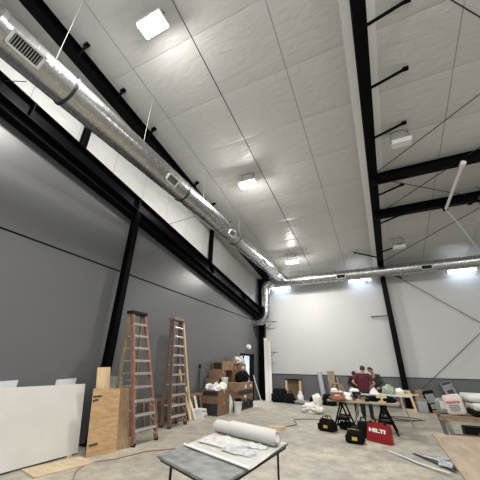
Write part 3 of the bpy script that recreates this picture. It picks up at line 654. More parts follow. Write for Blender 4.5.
duffel('black and yellow bag at the dado between crate and grey tube', -3.2, 15.3, .15, .55, .35, .45, trim='yellow')
lump('white_wrapping', 'white paper wrapping on the floor before the black and yellow bag', 'wrapping', (-3.45, 14.9, 0), (.2, .1, .05), 'paper', .5, 2.5, 35)
duffel('black bag at the foot of the grey tube', -2.6, 15.4, -.1, .6, .4, .55, handle=False)
tb = thing('cardboard_tube', 'upright grey-white tube leaning on the back dado', 'tube', (-2.95, 15.7, 0))
MB().tube([(-2.82, 15.6, 0), (-3.05, 16.05, 1.38)], .13, 20).build('tube_wall', M['greypail'], tb, smooth=40)
MB().tube([(-3.05, 16.05, 1.375), (-3.054, 16.058, 1.40)], .135, 20).build('end_cap', M['whiteb'], tb, smooth=40)
lean_board('brown_plank', 'upright brown plank leaning on the dado right of the grey tube', 'plank', (-2.5, 15.6, 0), (-2.2, 15.6, 0), (-2.68, 16.1, 1.45), (-2.33, 16.1, 1.45), .05, M['brownw'])
lean_board('brown_plank', 'narrow brown plank leaning on the dado right of the wide plank', 'plank', (-2.0, 15.6, 0), (-1.9, 15.6, 0), (-2.25, 16.1, 1.2), (-2.17, 16.1, 1.2), .05, M['brownw'])
# white plastic heap
hp = thing('plastic_sack', 'white plastic sack slumped on the floor left of the work table', 'sack', (-2.85, 12.8, 0))
m = MB(); m.ell((-2.86, 12.75, .13), (.38, .32, .22), RZ(-.2), 36, .3, 2.6, 41, flat=-.15); m.build('sack_body', M['heap'], hp, smooth=70)
MB().ell((-2.62, 12.85, .34), (.19, .16, .30), None, 24, .5, 2.6, 42).build('gathered_top', M['heap'], hp, smooth=70)
MB().ell((-2.6, 12.6, .1), (.24, .2, .15), None, 24, .5, 2.6, 43, flat=-.1).build('loose_fold', M['heap'], hp, smooth=70)
# right of the column
wf = thing('wooden_crate', 'open rectangular wooden crate frame leaning by the foot of the middle column', 'crate', (.75, 15.5, 0))  # a loose open frame rather than a crate
def wfp(u, z): return Vector((.52+.42*u-.12*(z/.75), 15.35+.2*z/.75-.1*u, z))
for u_ in (0, 1): MB().beam(wfp(u_, .0), wfp(u_, .78), .09, .05, up=(0, 1, 0)).build('stile', M['pine'], wf)
for z in (.05, .74): MB().beam(wfp(0, z), wfp(1, z), .05, .09).build('rail', M['pine'], wf)
gp = thing('grey_pail', 'light grey square pail on the floor right of the wooden frame', 'pail', (1.2, 15.3, 0))
MB().box((1.2, 15.3, .23), (.36, .3, .46), RZ(.1), .03, ).build('pail_body', M['greypail'], gp, smooth=50)
MB().box((1.2, 15.3, .47), (.40, .34, .04), RZ(.1), .015).build('lid', M['cement'], gp, smooth=50)
lump('brown_bag', 'brown bag behind the grey pail at the dado', 'bag', (1.3, 15.85, 0), (.28, .2, .52), 'brownw', .35, 2.2, 45)
def sack(lab, c, rz, tilt, w_, th, h, mt, panels, group, text=None, name='cement_sack', lift=0, xt=0):
    t = thing(name, lab, 'sack', c, 0, group); t.rotation_euler = (tilt, xt, rz)
    m = MB(); m.box((0, 0, h/2), (w_, th, h), bev=th*.32)
    bmesh.ops.subdivide_edges(m.bm, edges=list(m.bm.edges), cuts=3, use_grid_fill=True)
    for v in m.bm.verts: v.co += v.co.normalized()*.018*noise.noise(v.co*7+Vector(c))
    m.build('sack_body', M[mt], t, smooth=60, local=True)
    for u0, u1, v0, v1, mm in panels:
        MB().box(((u0+u1-1)/2*w_, -th/2-.012, (v0+v1)/2*h), ((u1-u0)*w_, .01, (v1-v0)*h)).build('printed_panel', M[mm], t, local=True)
    return t
sack('dark sack with pale and green print leaning on the dado right of the pail', (1.68, 15.45, 0), .1, -.12, .42, .18, .82, 'tool', [(.1, .9, .45, .85, 'cement'), (.2, .8, .18, .4, 'inkgreen'), (.15, .85, .02, .14, 'inkred')], 'sacks by the right dado', name='paper_sack', xt=-.2)
sack('grey sack with a dark mark leaning high on the dado behind the white sack', (2.55, 15.75, .25), 0, -.2, .44, .16, .95, 'cement', [(.25, .75, .45, .65, 'inkdark'), (.1, .9, .88, .97, 'inkdark')], 'sacks by the right dado', name='paper_sack', xt=-.28)
tag(MB().bb((2.2, 15.5, 0), (3.6, 16.1, .25)).build('timber_pallet', M['brownw']), 'low brown timber base under the leaning grey sack', 'pallet')

# ---------------------------------------------------------------- right: bench with sacks and the board table
wb2 = thing('sawhorse_bench', 'low timber bench carrying the white sacks at the right edge', 'bench', (1.9, 9.4, 0))
MB().beam((1.0, 8.95, .59), (3.3, 9.1, .59), .10, .06).build('front_rail', M['brownw'], wb2)
MB().beam((1.05, 9.75, .58), (3.3, 9.9, .58), .12, .09).build('rear_rail', M['brownw'], wb2)
MB().prism([(1.05, 8.95, .625), (3.3, 9.1, .625), (3.3, 9.95, .625), (1.05, 9.8, .625)], (0, 0, .02)).build('deck', M['brownw'], wb2)
for p, q in (((1.12, 8.98, .55), (1.28, 9.2, 0)), ((1.1, 9.75, .55), (1.2, 9.95, 0)), ((2.9, 9.05, .55), (2.9, 9.15, 0)), ((2.9, 9.85, .55), (2.9, 9.95, 0))): MB().beam(p, q, .1, .05, up=(0, 1, 0)).build('leg', M['pewter'], wb2)
MB().beam((1.25, 9.15, .22), (2.9, 9.15, .22), .08, .12).build('stretcher', M['brownw'], wb2)
ws = sack('white paper sack with faded red print at the left end of the bench', (1.43, 9.25, .645), -.12, -.22, .40, .2, .44, 'sackw', [], 'sacks on the bench', name='paper_sack')
ws.rotation_euler = (-.15, -.12, -.1)
rr_ = random.Random(3)
m = MB(); x = -.15
for k in range(9):
    w_ = rr_.uniform(.018, .03); m.box((x+w_/2, -.112, .27), (w_, .01, rr_.uniform(.035, .05))); x += w_+.008
m.build('red_print', M['inkred'], ws, local=True)
m = MB()
for r_i in range(4): m.box((-.01, -.112, .2-.035*r_i), (rr_.uniform(.16, .26), .008, .008))
m.build('small_print', M['inkdark'], ws, local=True)
sack('small greyish paper sack slumped left of the white sack on the bench', (1.14, 9.35, .645), .3, -.1, .2, .2, .34, 'cement', [(.2, .8, .3, .8, 'sackw')], 'sacks on the bench', name='paper_sack')
for i, (z, h_, dx) in enumerate(((.645, .12, 0), (.765, .19, .02), (.95, .17, -.05))):
    m = MB(); m.box((2.15+dx, 9.45, z+h_/2), (.9, .7, h_), RZ(.06*i), min(.07, h_*.4))
    bmesh.ops.subdivide_edges(m.bm, edges=list(m.bm.edges), cuts=3, use_grid_fill=True)
    for v in m.bm.verts: v.co += Vector((noise.noise(v.co*5), noise.noise(v.co*5+Vector((9, 0, 0))), noise.noise(v.co*6+Vector((0, 9, 0)))*.7))*.03
    tag(m.build('film_wrapped_pack', M['tool'] if i == 0 else M['plasticw'], smooth=70), ('dark flat pack at the bottom of the stack on the bench', 'film-wrapped white pack in the middle of the stack on the bench', 'film-wrapped white pack topmost on the bench stack')[i], 'pack', 'packs on the bench')
t = thing('tool_case', 'dark tool case on the floor under the bench', 'case', (2.2, 9.5, 0))
MB().bb((1.5, 9.35, 0), (2.3, 9.75, .4), bev=.03).build('case_body', M['dark'], t); MB().bb((1.75, 9.34, .26), (2.05, 9.36, .31)).build('label_strip', M['cement'], t)
lump('paper_litter', 'crumpled pale paper on the floor under the bench', 'paper', (1.5, 8.75, 0), (.28, .16, .14), 'sackw', .5, 3, 52)
# table with the big tan board
bt = thing('board_table', 'tan plywood board on a low stand at the lower right', 'table', (1.2, 4.9, 0))
A, B, C_ = Vector((.50, 5.86, .75)), Vector((2.3, 5.95, .75)), Vector((.50, 3.3, .75))
MB().prism([A, B, B+(C_-A), C_], (0, 0, -.02)).build('board', M['tan2'], bt)
for x, y in ((.8, 5.6), (2.1, 5.65), (.8, 3.6), (2.1, 3.6)): MB().beam((x, y, .73), (x, y, 0), .05, .05).build('leg', M['dark'], bt)
for y in (5.6, 3.6): MB().beam((.72, y, .70), (2.2, y, .70), .05, .06).build('bearer', M['dark'], bt)
# scrap sheet metal on the floor
def strip_m(lab, pts, w_, mt='sheet'):
    m = MB(); pts = [Vector(p) for p in pts]
    for a_, b_ in zip(pts, pts[1:]): m.beam(a_, b_, w_, .006)
    tag(m.build('metal_strip', M[mt]), lab, 'metal strip', 'scrap strips on the floor')
strip_m('long bright metal strip on the floor pointing at the red case', [(-.14, 7.95, .02), (.3, 7.3, .03), (.72, 6.85, .05)], .06)
strip_m('short pale metal strip at the tip of the long one', [(-.2, 8.05, .012), (.02, 7.72, .012)], .08, 'whiteb')
for i, (a_, b_, lb) in enumerate((((.28, 8.1, .01), (.85, 7.1, .03), 'thin dark strip left of the scrap bundle'), ((.45, 8.0, .01), (.95, 7.3, .06), 'blue-grey strip in the scrap bundle by the board table'), ((.6, 7.9, .01), (1.0, 7.5, .12), 'upper strip of the scrap bundle by the board table'), ((.72, 7.6, .01), (.98, 7.1, .1), 'lowest strip of the scrap bundle by the board table'))):
    strip_m(lb, [a_, b_], .07, 'rod' if i in (0, 3) else 'sheet')
m = MB(); m.grid((.62, 7.3, .01), (1.0, 7.2, .01), (.68, 7.9, .01), (1.05, 7.8, .01), 10, 10, lambda u, v: (0, 0, .02+.09*abs(noise.noise(Vector((u*4, v*4, 2))))), .004)
tag(m.build('film_scrap', M['sheet'], smooth=30), 'crumpled shiny sheet scrap lying among the strips', 'scrap')

# ---------------------------------------------------------------- work tables in the middle
def sawhorse(lab, x, y0, y1, h, spread=.3):
    t = thing('sawhorse', lab, 'sawhorse', (x, (y0+y1)/2, 0), group='black sawhorses under the plank')
    MB().beam((x, y0, h-.04), (x, y1, h-.04), .08, .08).build('top_rail', M['black'], t)
    for yy in (y0+.06, y1-.06):
        for s in (-1, 1): MB().beam((x+s*.03, yy, h-.06), (x+s*spread, yy, 0), .045, .045, up=(0, 1, 0)).build('leg', M['black'], t)
        MB().beam((x-spread*.55, yy, h*.42), (x+spread*.55, yy, h*.42), .03, .05).build('cross_brace', M['black'], t)
    for s in (-1, 1): MB().beam((x+s*spread*.6, y0+.06, h*.38), (x+s*spread*.6, y1-.06, h*.38), .02, .05).build('side_rail', M['black'], t)
    MB().box((x, (y0+y1)/2, h*.36), (spread*1.1, (y1-y0)*.75, .03)).build('tray', M['dark'], t)
    return t
sawhorse('left black sawhorse under the plank table', -1.33, 9.8, 10.6, .70, .27)
sawhorse('right black sawhorse behind the red case', -.2, 9.75, 10.55, .70, .27)
wt = thing('plank_table', 'rough timber plank top across the two black sawhorses', 'table top', (-.75, 10.1, .7))
MB().box((-.76, 10.0, .722), (1.95, .22, .044), RZ(-.06)).build('plank', M['plankX'], wt); MB().box((-.74, 10.25, .722), (1.95, .22, .044), RZ(-.06)).build('plank', M['plankX'], wt); MB().box((-.72, 10.5, .722), (1.95, .2, .044), RZ(-.06)).build('plank', M['plankX'], wt)
zt0 = .744
# on the plank
b_ = thing('orange_carton', 'orange and white carton at the left end of the plank table', 'box', (-1.45, 10.15, zt0))
MB().box((-1.45, 10.15, zt0+.1), (.34, .3, .2), RZ(.2), .01).build('carton', M['orange'], b_); MB().box((-1.45, 10.15, zt0+.215), (.36, .32, .03), RZ(.2), .008).build('lid', M['whiteb'], b_)
MB().box((-1.42, 9.995, zt0+.1), (.16, .008, .08), RZ(.2)).build('label_patch', M['tapew'], b_)
lump('white_packet', 'white packet lying on the orange carton', 'packet', (-1.52, 10.12, zt0+.232), (.1, .08, .05), 'paper', .3, 2.5, 61)
lump('white_packet', 'white packet behind the orange carton', 'packet', (-1.2, 10.35, zt0), (.13, .1, .12), 'cloth', .3, 2.5, 62)
cl = thing('hose_coil', 'brown coiled hose standing behind the orange carton', 'hose', (-1.5, 10.45, zt0))
MB().tube([(-1.5+.2*math.cos(a_), 10.45+.02*k, zt0+.22+.2*math.sin(a_)) for k, a_ in enumerate([2*PI*j/14 for j in range(29)]) for _ in (0,)], .02, 8).build('coil', M['brownw'], cl, smooth=60)
lump('shop_rag', 'grey-white rag in the middle of the plank table', 'rag', (-1.12, 10.05, zt0), (.12, .09, .06), 'clothg', .4, 2.5, 63)
lump('orange_rag', 'small orange-red rag at the plank edge before the carton', 'rag', (-1.38, 9.92, zt0), (.2, .07, .07), 'orange', .4, 2.5, 64)
dl = thing('power_drill', 'black power drill lying on the plank table beside the rag', 'drill', (-.88, 10.15, zt0))
MB().cyl((-1.0, 10.15, zt0+.2), (-.76, 10.15, zt0+.2), .04, 12).build('motor_body', M['dark'], dl, smooth=40); MB().cyl((-.76, 10.15, zt0+.2), (-.68, 10.15, zt0+.2), .025, 12, .012).build('chuck', M['pewter'], dl, smooth=40)
MB().beam((-.93, 10.15, zt0+.2), (-.96, 10.15, zt0+.06), .045, .05).build('grip', M['dark'], dl); MB().box((-.96, 10.15, zt0+.03), (.1, .08, .06), bev=.008).build('battery', M['red'], dl)
for x_, y_, c_, lb in ((-1.62, 10.0, 'print', 'small dark box at the left corner of the plank table'), (-1.28, 9.97, 'tapew', 'small white box at the front edge of the plank table beside the carton'), (-.72, 10.4, 'yellow', 'small yellow box on the plank behind the drill'), (-.6, 10.05, 'dark', 'small dark box at the middle of the plank table')):
    t = thing('small_box', lb, 'box', (x_, y_, zt0)); MB().box((x_, y_, zt0+.035), (.12, .09, .07), RZ(x_*3), .005).build('carton', M[c_], t); MB().box((x_, y_, zt0+.074), (.125, .095, .012), RZ(x_*3)).build('lid', M['cement' if c_ != 'dark' else 'dark'], t)
ck = thing('clamp', 'small pale wooden clamp standing on the right of the plank table', 'clamp', (-.2, 10.1, zt0))
MB().beam((-.2, 10.1, zt0), (-.2, 10.1, zt0+.22), .05, .05).build('post', M['pine'], ck); MB().beam((-.34, 10.1, zt0+.13), (-.06, 10.1, zt0+.13), .04, .05).build('jaw', M['pine'], ck); MB().box((-.2, 10.1, zt0+.015), (.2, .1, .03)).build('base', M['pine'], ck)
lump('dark_tool_pouch', 'dark tool pouch on the plank right of the clamp', 'pouch', (.0, 10.15, zt0), (.16, .1, .1), 'tool', .3, 2.5, 66)
lump('dark_cable_pile', 'dark pile of cable on the plank left of the clamp', 'cable', (-.42, 10.25, zt0), (.14, .12, .1), 'tool', .4, 3, 67)
# second folding table behind with pale legs
ft = thing('folding_table', 'pale folding table behind the plank where the three people stand', 'table', (-.3, 11.55, 0))
MB().box((-.3, 11.55, .84), (1.9, .6, .05), bev=.01).build('table_top', M['whiteb'], ft)
for s in (-1, 1):
    for yy in (11.32, 11.78): MB().tube([(-.3+s*.6, yy, .82), (-.3+s*.85, yy, 0)], .018, 8).build('leg', M['pewter'], ft, smooth=40)
    MB().tube([(-.3+s*.76, 11.32, .3), (-.3+s*.76, 11.78, .3)], .014, 8).build('cross_bar', M['pewter'], ft, smooth=40)
zf = .865
for i, (y_, x0, x1, lb) in enumerate(((11.35, .2, .85, 'pale timber length sticking out right at the front of the folding table'), (11.65, .1, .7, 'pale timber length sticking out right at the back of the folding table'))):
    tag(MB().beam((x0, y_, zf+.02), (x1, y_+.1, zf+.02), .06, .04).build('timber_length', M['pine']), lb, 'timber', 'timber on the folding table')
pp = MB(); pp.prism([(-.6, 11.42, zf), (-.28, 11.42, zf), (-.40, 11.45, zf+.17), (-.46, 11.45, zf+.16)], (0, .16, 0)); tag(pp.build('paper_packet', M['paper']), 'white pointed paper packet on the folding table before the right person', 'packet')
lump('green_bag', 'pale green plastic bag on the right of the folding table', 'bag', (.02, 11.5, zf), (.17, .13, .17), 'green', .4, 2.6, 68)
lump('white_cup_stack', 'small white bundle at the right end of the folding table', 'bundle', (.34, 11.5, zf), (.12, .1, .12), 'cloth', .3, 2.5, 69)
lump('white_packet', 'white packet on the left end of the folding table', 'packet', (-1.05, 11.5, zf), (.17, .13, .08), 'paper', .2, 2.5, 70)
tag(MB().box((-.72, 11.4, zf+.03), (.3, .2, .06), bev=.01).build('dark_case', M['dark']), 'flat dark case on the folding table before the maroon shirt', 'case')

# ---------------------------------------------------------------- tool bags and red case
duffel('black tool bag with yellow trim on the floor left of the plank table', -1.72, 9.5, -.35, .48, .32, .35, trim='yellow', group='tool bags on the floor')
duffel('black tool bag with a yellow badge on the floor left of the red case', -.9, 8.45, -.15, .40, .30, .31, trim='yellow', group='tool bags on the floor')
duffel('plain black tool bag tucked behind the red case', -.72, 9.2, .2, .36, .3, .42, group='tool bags on the floor')
lump('cable_heap', 'heap of black cable under the left sawhorse', 'cable', (-1.25, 10.1, 0), (.24, .2, .12), 'tool', .5, 3, 71)
rc = thing('red_tool_case', 'large red tool case with white lettering standing before the plank table', 'tool case', (-.42, 8.75, 0), -.55)
rc.rotation_euler = (-.24, 0, -.55)
cw, ch, ct = .64, .43, .15
m = MB(); m.prism([(-cw/2, 0, .02), (-cw/2+.03, 0, 0), (cw/2-.03, 0, 0), (cw/2, 0, .03), (cw/2-.05, 0, ch-.04), (cw/2-.09, 0, ch), (-cw/2+.07, 0, ch), (-cw/2+.03, 0, ch-.05)], (0, ct, 0)); bmesh.ops.bevel(m.bm, geom=list(m.bm.edges), offset=.012, segments=2, affect='EDGES'); m.build('case_shell', M['red'], rc, local=True)
MB().box((0, -.004, ch*.52), (cw*.80, .012, ch*.70), bev=.004).build('front_panel', M['red'], rc, local=True)
MB().tube([(-.1, ct/2, ch-.01), (-.1, ct/2, ch+.06), (.1, ct/2, ch+.06), (.1, ct/2, ch-.01)], .016, 10).build('handle', M['dark'], rc, smooth=40, local=True)
for s in (-1, 1): MB().box((s*.2, .0, ch-.015), (.06, .03, .05), bev=.006).build('latch', M['dark'], rc, local=True)
tc = bpy.data.curves.new('lettering', 'FONT'); tc.body = 'HILTI'; tc.size = .17; tc.align_x = 'CENTER'; tc.align_y = 'CENTER'; tc.extrude = .002; tc.offset = .009
to = bpy.data.objects.new('lettering', tc); COL.objects.link(to); dg = bpy.context.evaluated_depsgraph_get()
me = bpy.data.meshes.new_from_object(to.evaluated_get(dg)); bpy.data.objects.remove(to)
lo = bpy.data.objects.new('lettering', me); me.materials.clear(); me.materials.append(M['logo']); COL.objects.link(lo); lo.parent = rc
lo.rotation_euler = (PI/2, 0, 0); lo.location = (-.01, -.014, ch*.56); lo.scale = (1.12, .62, 1)

# ---------------------------------------------------------------- people
def blob(prims, vox, smooth_it=6):
    """one continuous skin from tapered limbs (p, r, q, r2) and ellipsoids ('e', c, r, rot)"""
    m = MB()
    for p in prims:
        if p[0] == 'e': m.ell(p[1], p[2], p[3] if len(p) > 3 else None, 20)
        else:
            a_, ra, b2, rb = Vector(p[0]), p[1], Vector(p[2]), p[3]
            m.tube([a_, b2], [ra, rb], 14); m.ell(a_, (ra,)*3, None, 12); m.ell(b2, (rb,)*3, None, 12)
    bmesh.ops.recalc_face_normals(m.bm, faces=m.bm.faces)
    me = bpy.data.meshes.new('tmp'); m.bm.to_mesh(me); m.bm.free()
    o = bpy.data.objects.new('tmp', me); COL.objects.link(o)
    r = o.modifiers.new('r', 'REMESH'); r.mode = 'VOXEL'; r.voxel_size = vox
    s = o.modifiers.new('s', 'SMOOTH'); s.iterations = smooth_it; s.factor = .5
    dg = bpy.context.evaluated_depsgraph_get(); out = bpy.data.meshes.new_from_object(o.evaluated_get(dg))
    bpy.data.objects.remove(o); bpy.data.meshes.remove(me); out.shade_smooth(); return out
def hand_prims(wrist, d, side, curl=.5, L_=.18):
    """palm and five unequal fingers; d direction of the fingers, side = direction of the thumb"""
    d = Vector(d).normalized(); s = Vector(side); s = (s-d*s.dot(d)).normalized(); n = d.cross(s)
    w_ = Vector(wrist); out = [(w_, .026, w_+d*.05, .03), (w_+d*.03+s*.018, .02, w_+d*.09+s*.026, .018), (w_+d*.03-s*.018, .02, w_+d*.085-s*.026, .016), (w_+d*.03, .022, w_+d*.09, .019)]
    for k, ln in enumerate((.068, .078, .072, .056)):
        b0 = w_+d*.088+s*(.030-.02*k); a1 = d*math.cos(curl*.6)+n*math.sin(curl*.6); a2 = d*math.cos(curl*1.6)+n*math.sin(curl*1.6)
        k1 = b0+a1*ln*.55; out += [(b0, .0098, k1, .0092), (k1, .0092, k1+a2*ln*.5, .0078)]
    t0 = w_+d*.03+s*.03; t1 = t0+(d*.6+s*.75).normalized()*.04; out += [(t0, .014, t1, .0115), (t1, .0115, t1+(d*.9+s*.3+n*.2).normalized()*.035, .009)]
    return out
def person(lab, J, shirt, trousers, loc, hair='hair', cap=None, sleeve='short', hc=None):
    """J: joint positions in world space"""
    J = {k: Vector(v) for k, v in J.items()}
    t = thing('person', lab, 'person', loc)
    def add(name, me, mt, par=t):
        me.transform(INV(par)); me.materials.clear(); me.materials.append(M[mt]); me.name = name
        o = bpy.data.objects.new(name, me); COL.objects.link(o); o.parent = par; return o
    hd, nk, ch_, pv = J['head'], J['neck'], J['chest'], J['pelvis']; fw = J['face'].normalized(); up = (hd-nk).normalized(); rt = fw.cross(up).normalized()
    R = Matrix((rt, fw, up)).transposed(); P_ = []
    P_ += [('e', hd, (.074, .096, .112), R), ('e', hd+fw*.03-up*.06, (.056, .062, .062), R), (nk-up*.03, .06, hd-up*.06-fw*.01, .055)]
    P_ += [(hd+fw*.088+up*.012, .010, hd+fw*.112-up*.022, .016)]                                   # nose
    P_ += [('e', hd+fw*.086-up*.055, (.024, .014, .008), R), ('e', hd+fw*.08+up*.03, (.05, .018, .012), R)]   # mouth and brow
    for s in (-1, 1): P_ += [('e', hd+rt*s*.078-fw*.008-up*.01, (.012, .022, .034), R)]                # ears
    sh = {s: J['sh'+s] for s in 'LR'}; hp_ = {s: J['hip'+s] for s in 'LR'}
    bx = (sh['R']-sh['L']).normalized()
    torso = [('e', ch_, (.175, .115, .19), Matrix((bx, up.cross(bx).normalized(), (nk-pv).normalized())).transposed()), (sh['L'], .062, sh['R'], .062), (ch_-bx*.08, .115, pv-bx*.075, .105), (ch_+bx*.08, .115, pv+bx*.075, .105), (nk-up*.02, .06, ch_+(nk-ch_)*.6, .1)]
    P_ += torso
    arms = []; sl = []
    for s in 'LR':
        e, w_ = J['el'+s], J['wr'+s]; P_ += [(sh[s], .054, e, .041), (e, .041, w_, .028)]
        sl += [(sh[s], .068, sh[s].lerp(e, .62), .060)] if sleeve == 'short' else [(sh[s], .066, e, .054), (e, .054, e.lerp(w_, .9), .042)]
        P_ += hand_prims(w_, J['hd'+s], J.get('th'+s, (0, 0, 1)))
    legs = []
    for s in 'LR':
        k, a_ = J['kn'+s], J['an'+s]; P_ += [(hp_[s], .082, k, .056), (k, .056, a_, .042), (a_, .042, a_+Vector(J['toe'+s])*.13+Vector((0, 0, -.05)), .03)]
        legs += [(hp_[s], .100, k, .074), (k, .074, a_+Vector((0, 0, .01)), .062)]
    add('body', blob(P_, .0085, 3), 'skin')
    grow = [((p[0], p[1], tuple(x+.02 for x in p[2]), p[3]) if p[0] == 'e' else (p[0], p[1]+.02, p[2], p[3]+.02)) for p in torso[:4]]
    hem = [(pv-bx*.07+(ch_-pv)*.05, .125, pv+bx*.07+(ch_-pv)*.05, .125)]
    add('shirt', blob(grow+sl+hem, .012, 5), shirt)
    add('trousers', blob(legs+[(pv-bx*.07, .115, pv+bx*.07, .115), (hp_['L'], .1, hp_['R'], .1)], .012, 5), trousers)
    for s in 'LR':
        a_, td = J['an'+s], Vector(J['toe'+s]); g = Vector((a_.x, a_.y, 0)); add('boot', blob([(a_+Vector((0, 0, .06)), .058, g+Vector((0, 0, .06)), .05), (g+Vector((0, 0, .045))-td*.04, .045, g+td*.15+Vector((0, 0, .04)), .04)], .01, 3), 'shoe')
    for s in (-1, 1):
        o = MB().ell(hd+fw*.086+rt*s*.032+up*.008, (.012, .010, .008), R, 10).build('eye', M['eye'], t, smooth=60)
    hm = [('e', hd-fw*.012+up*.022, (.083, .100, .104), R)]
    hb = blob(hm, .008, 2); bm = bmesh.new(); bm.from_mesh(hb)                       # cut the hair line away from the face
    bmesh.ops.delete(bm, geom=[v for v in bm.verts if (v.co-hd).dot(fw) > .035-.6*max(0, (v.co-hd).dot(up)-.05)+.0 and (v.co-hd).dot(up) < .062 or (v.co-hd).dot(up) < -.055], context='VERTS'); bm.to_mesh(hb); bm.free()
    add('hair', hb, hair)
    if cap:
        cb = blob([('e', hd+up*.045, (.09, .108, .085), R)], .008, 2); bm = bmesh.new(); bm.from_mesh(cb)
        bmesh.ops.delete(bm, geom=[v for v in bm.verts if (v.co-hd).dot(up) < .04], context='VERTS'); bm.to_mesh(cb); bm.free(); co = add('cap', cb, cap)
        m = MB(); m.box(hd+fw*.14+up*.045, (.13, .11, .012), R, .005); bo = m.build('peak', M[cap], t)
    return t
# centre: seen from behind, hands on the hips, looking down at the table
px, py = -.77, 12.3
person('person in a maroon t-shirt and dark cap seen from behind, hands on hips', dict(head=(px+.03, py+.06, 1.60), neck=(px+.01, py+.02, 1.46), face=(.05, .97, -.2), chest=(px, py, 1.24), pelvis=(px-.02, py, .94),
    shL=(px-.19, py, 1.39), shR=(px+.20, py, 1.38), elL=(px-.36, py-.06, 1.15), elR=(px+.37, py-.06, 1.13), wrL=(px-.20, py+.02, 1.01), wrR=(px+.19, py+.02, 1.0), hdL=(.75, .4, -.5), hdR=(-.75, .4, -.5), thL=(0, .3, 1), thR=(0, .3, 1),
    hipL=(px-.10, py, .9), hipR=(px+.08, py, .9), knL=(px-.12, py+.03, .49), knR=(px+.12, py+.03, .49), anL=(px-.13, py, .09), anR=(px+.13, py-.05, .09), toeL=(-.2, .97, 0), toeR=(.25, .95, 0)), 'maroon', 'denim', (px, py, 0), cap='cap')
px, py = -1.08, 12.95
person('person in a dark plum shirt half hidden behind the maroon shirt, bending to the table', dict(head=(px+.0, py-.30, 1.42), neck=(px+.01, py-.16, 1.31), face=(.45, -.65, -.6), chest=(px, py-.04, 1.14), pelvis=(px-.02, py+.12, .92),
    shL=(px+.17, py-.10, 1.26), shR=(px-.18, py-.12, 1.26), elL=(px+.22, py-.2, 1.06), elR=(px-.27, py-.16, 1.06), wrL=(px+.16, py-.42, .97), wrR=(px-.16, py-.38, .96), hdL=(-.1, -.9, -.2), hdR=(.2, -.9, -.2), thL=(-1, 0, .2), thR=(1, 0, .2),
    hipL=(px+.09, py+.08, .88), hipR=(px-.09, py+.08, .88), knL=(px+.10, py+.02, .48), knR=(px-.11, py+.02, .48), anL=(px+.1, py+.06, .09), anR=(px-.12, py+.05, .09), toeL=(.2, -.97, 0), toeR=(-.2, -.97, 0)), 'plum', 'denim', (px, py, 0), sleeve='long')
px, py = -.34, 12.95
person('person in a charcoal top standing right of the maroon shirt, looking left', dict(head=(px-.15, py-.12, 1.57), neck=(px-.07, py-.05, 1.42), face=(-.72, -.62, -.2), chest=(px+.02, py, 1.20), pelvis=(px+.12, py+.05, .92),
    shL=(px+.10, py-.14, 1.36), shR=(px-.10, py+.14, 1.36), elL=(px+.26, py-.25, 1.10), elR=(px-.18, py+.06, 1.08), wrL=(px+.10, py-.42, .98), wrR=(px-.30, py-.16, 1.0), hdL=(-.7, -.6, -.2), hdR=(-.7, -.6, -.2), thL=(-.5, .5, .5), thR=(0, -.2, 1),
    hipL=(px+.15, py-.03, .88), hipR=(px+.09, py+.12, .88), knL=(px+.13, py-.08, .48), knR=(px+.02, py+.1, .48), anL=(px+.16, py-.04, .09), anR=(px+.04, py+.14, .09), toeL=(-.7, -.7, 0), toeR=(-.8, -.5, 0)), 'charcoal', 'denim', (px, py, 0), sleeve='long')

# ---------------------------------------------------------------- foreground table with the plans
ft = thing('folding_table', 'grey folding table with black legs in the foreground, carrying paper rolls', 'table', (-1.8, 3.5, 0))
A, B, C_, F_ = Vector((-2.38, 2.95, .75)), Vector((-1.27, 4.18, .75)), Vector((-1.37, 2.5, .75)), Vector((-2.36, 4.5, .75))
m = MB(); m.prism([A, C_, B, F_], (0, 0, -.024)); bmesh.ops.bevel(m.bm, geom=list(m.bm.edges), offset=.006, segments=2, affect='EDGES'); m.build('table_top', M['tabletop'], ft)
m = MB()
for a_, b2 in ((A, C_), (C_, B), (B, F_), (F_, A)): k_ = lambda p: p.lerp((A+B)/2, .06)+Vector((0, 0, -.04)); m.beam(k_(a_), k_(b2), .02, .03)
m.build('edge_frame', M['dark'], ft)
for p in ((-2.2, 2.98), (-1.46, 2.7), (-1.38, 4.06), (-2.24, 4.3)): MB().tube([(p[0], p[1], .71), (p[0], p[1], 0)], .014, 8).build('leg', M['dark'], ft, smooth=40)
for a_, b2 in (((-2.2, 2.98), (-2.24, 4.3)), ((-1.46, 2.7), (-1.38, 4.06))): MB().tube([(*a_, .3), (*b2, .3)], .01, 8).build('cross_bar', M['dark'], ft, smooth=40)
PL, PB, PR, PK = Vector((-2.34, 3.38, .752)), Vector((-1.30, 2.97, .752)), Vector((-1.29, 4.08, .752)), Vector((-2.36, 4.36, .752))
ps = thing('plan_set', 'flat white set of plan sheets spread on the grey foreground table', 'plans', (-1.8, 3.6, .752))
for k in range(3):
    o_ = Vector((.012*k, .01*k, .004*k+.001)); m = MB()
    m.grid(PL+o_, PB+o_, PK+o_, PR+o_, 16, 16, lambda u, v: (0, 0, .006*noise.noise(Vector((u*3, v*3, k*4)))+.006+.02*max(0, .06-v)*0), .003); m.build('sheet', M['paperi'], ps, smooth=40)
MB().tube([PL+Vector((0, .01, .018)), PB+Vector((0, .01, .018))], .012, 12).build('rolled_edge', M['paper'], ps, smooth=40)
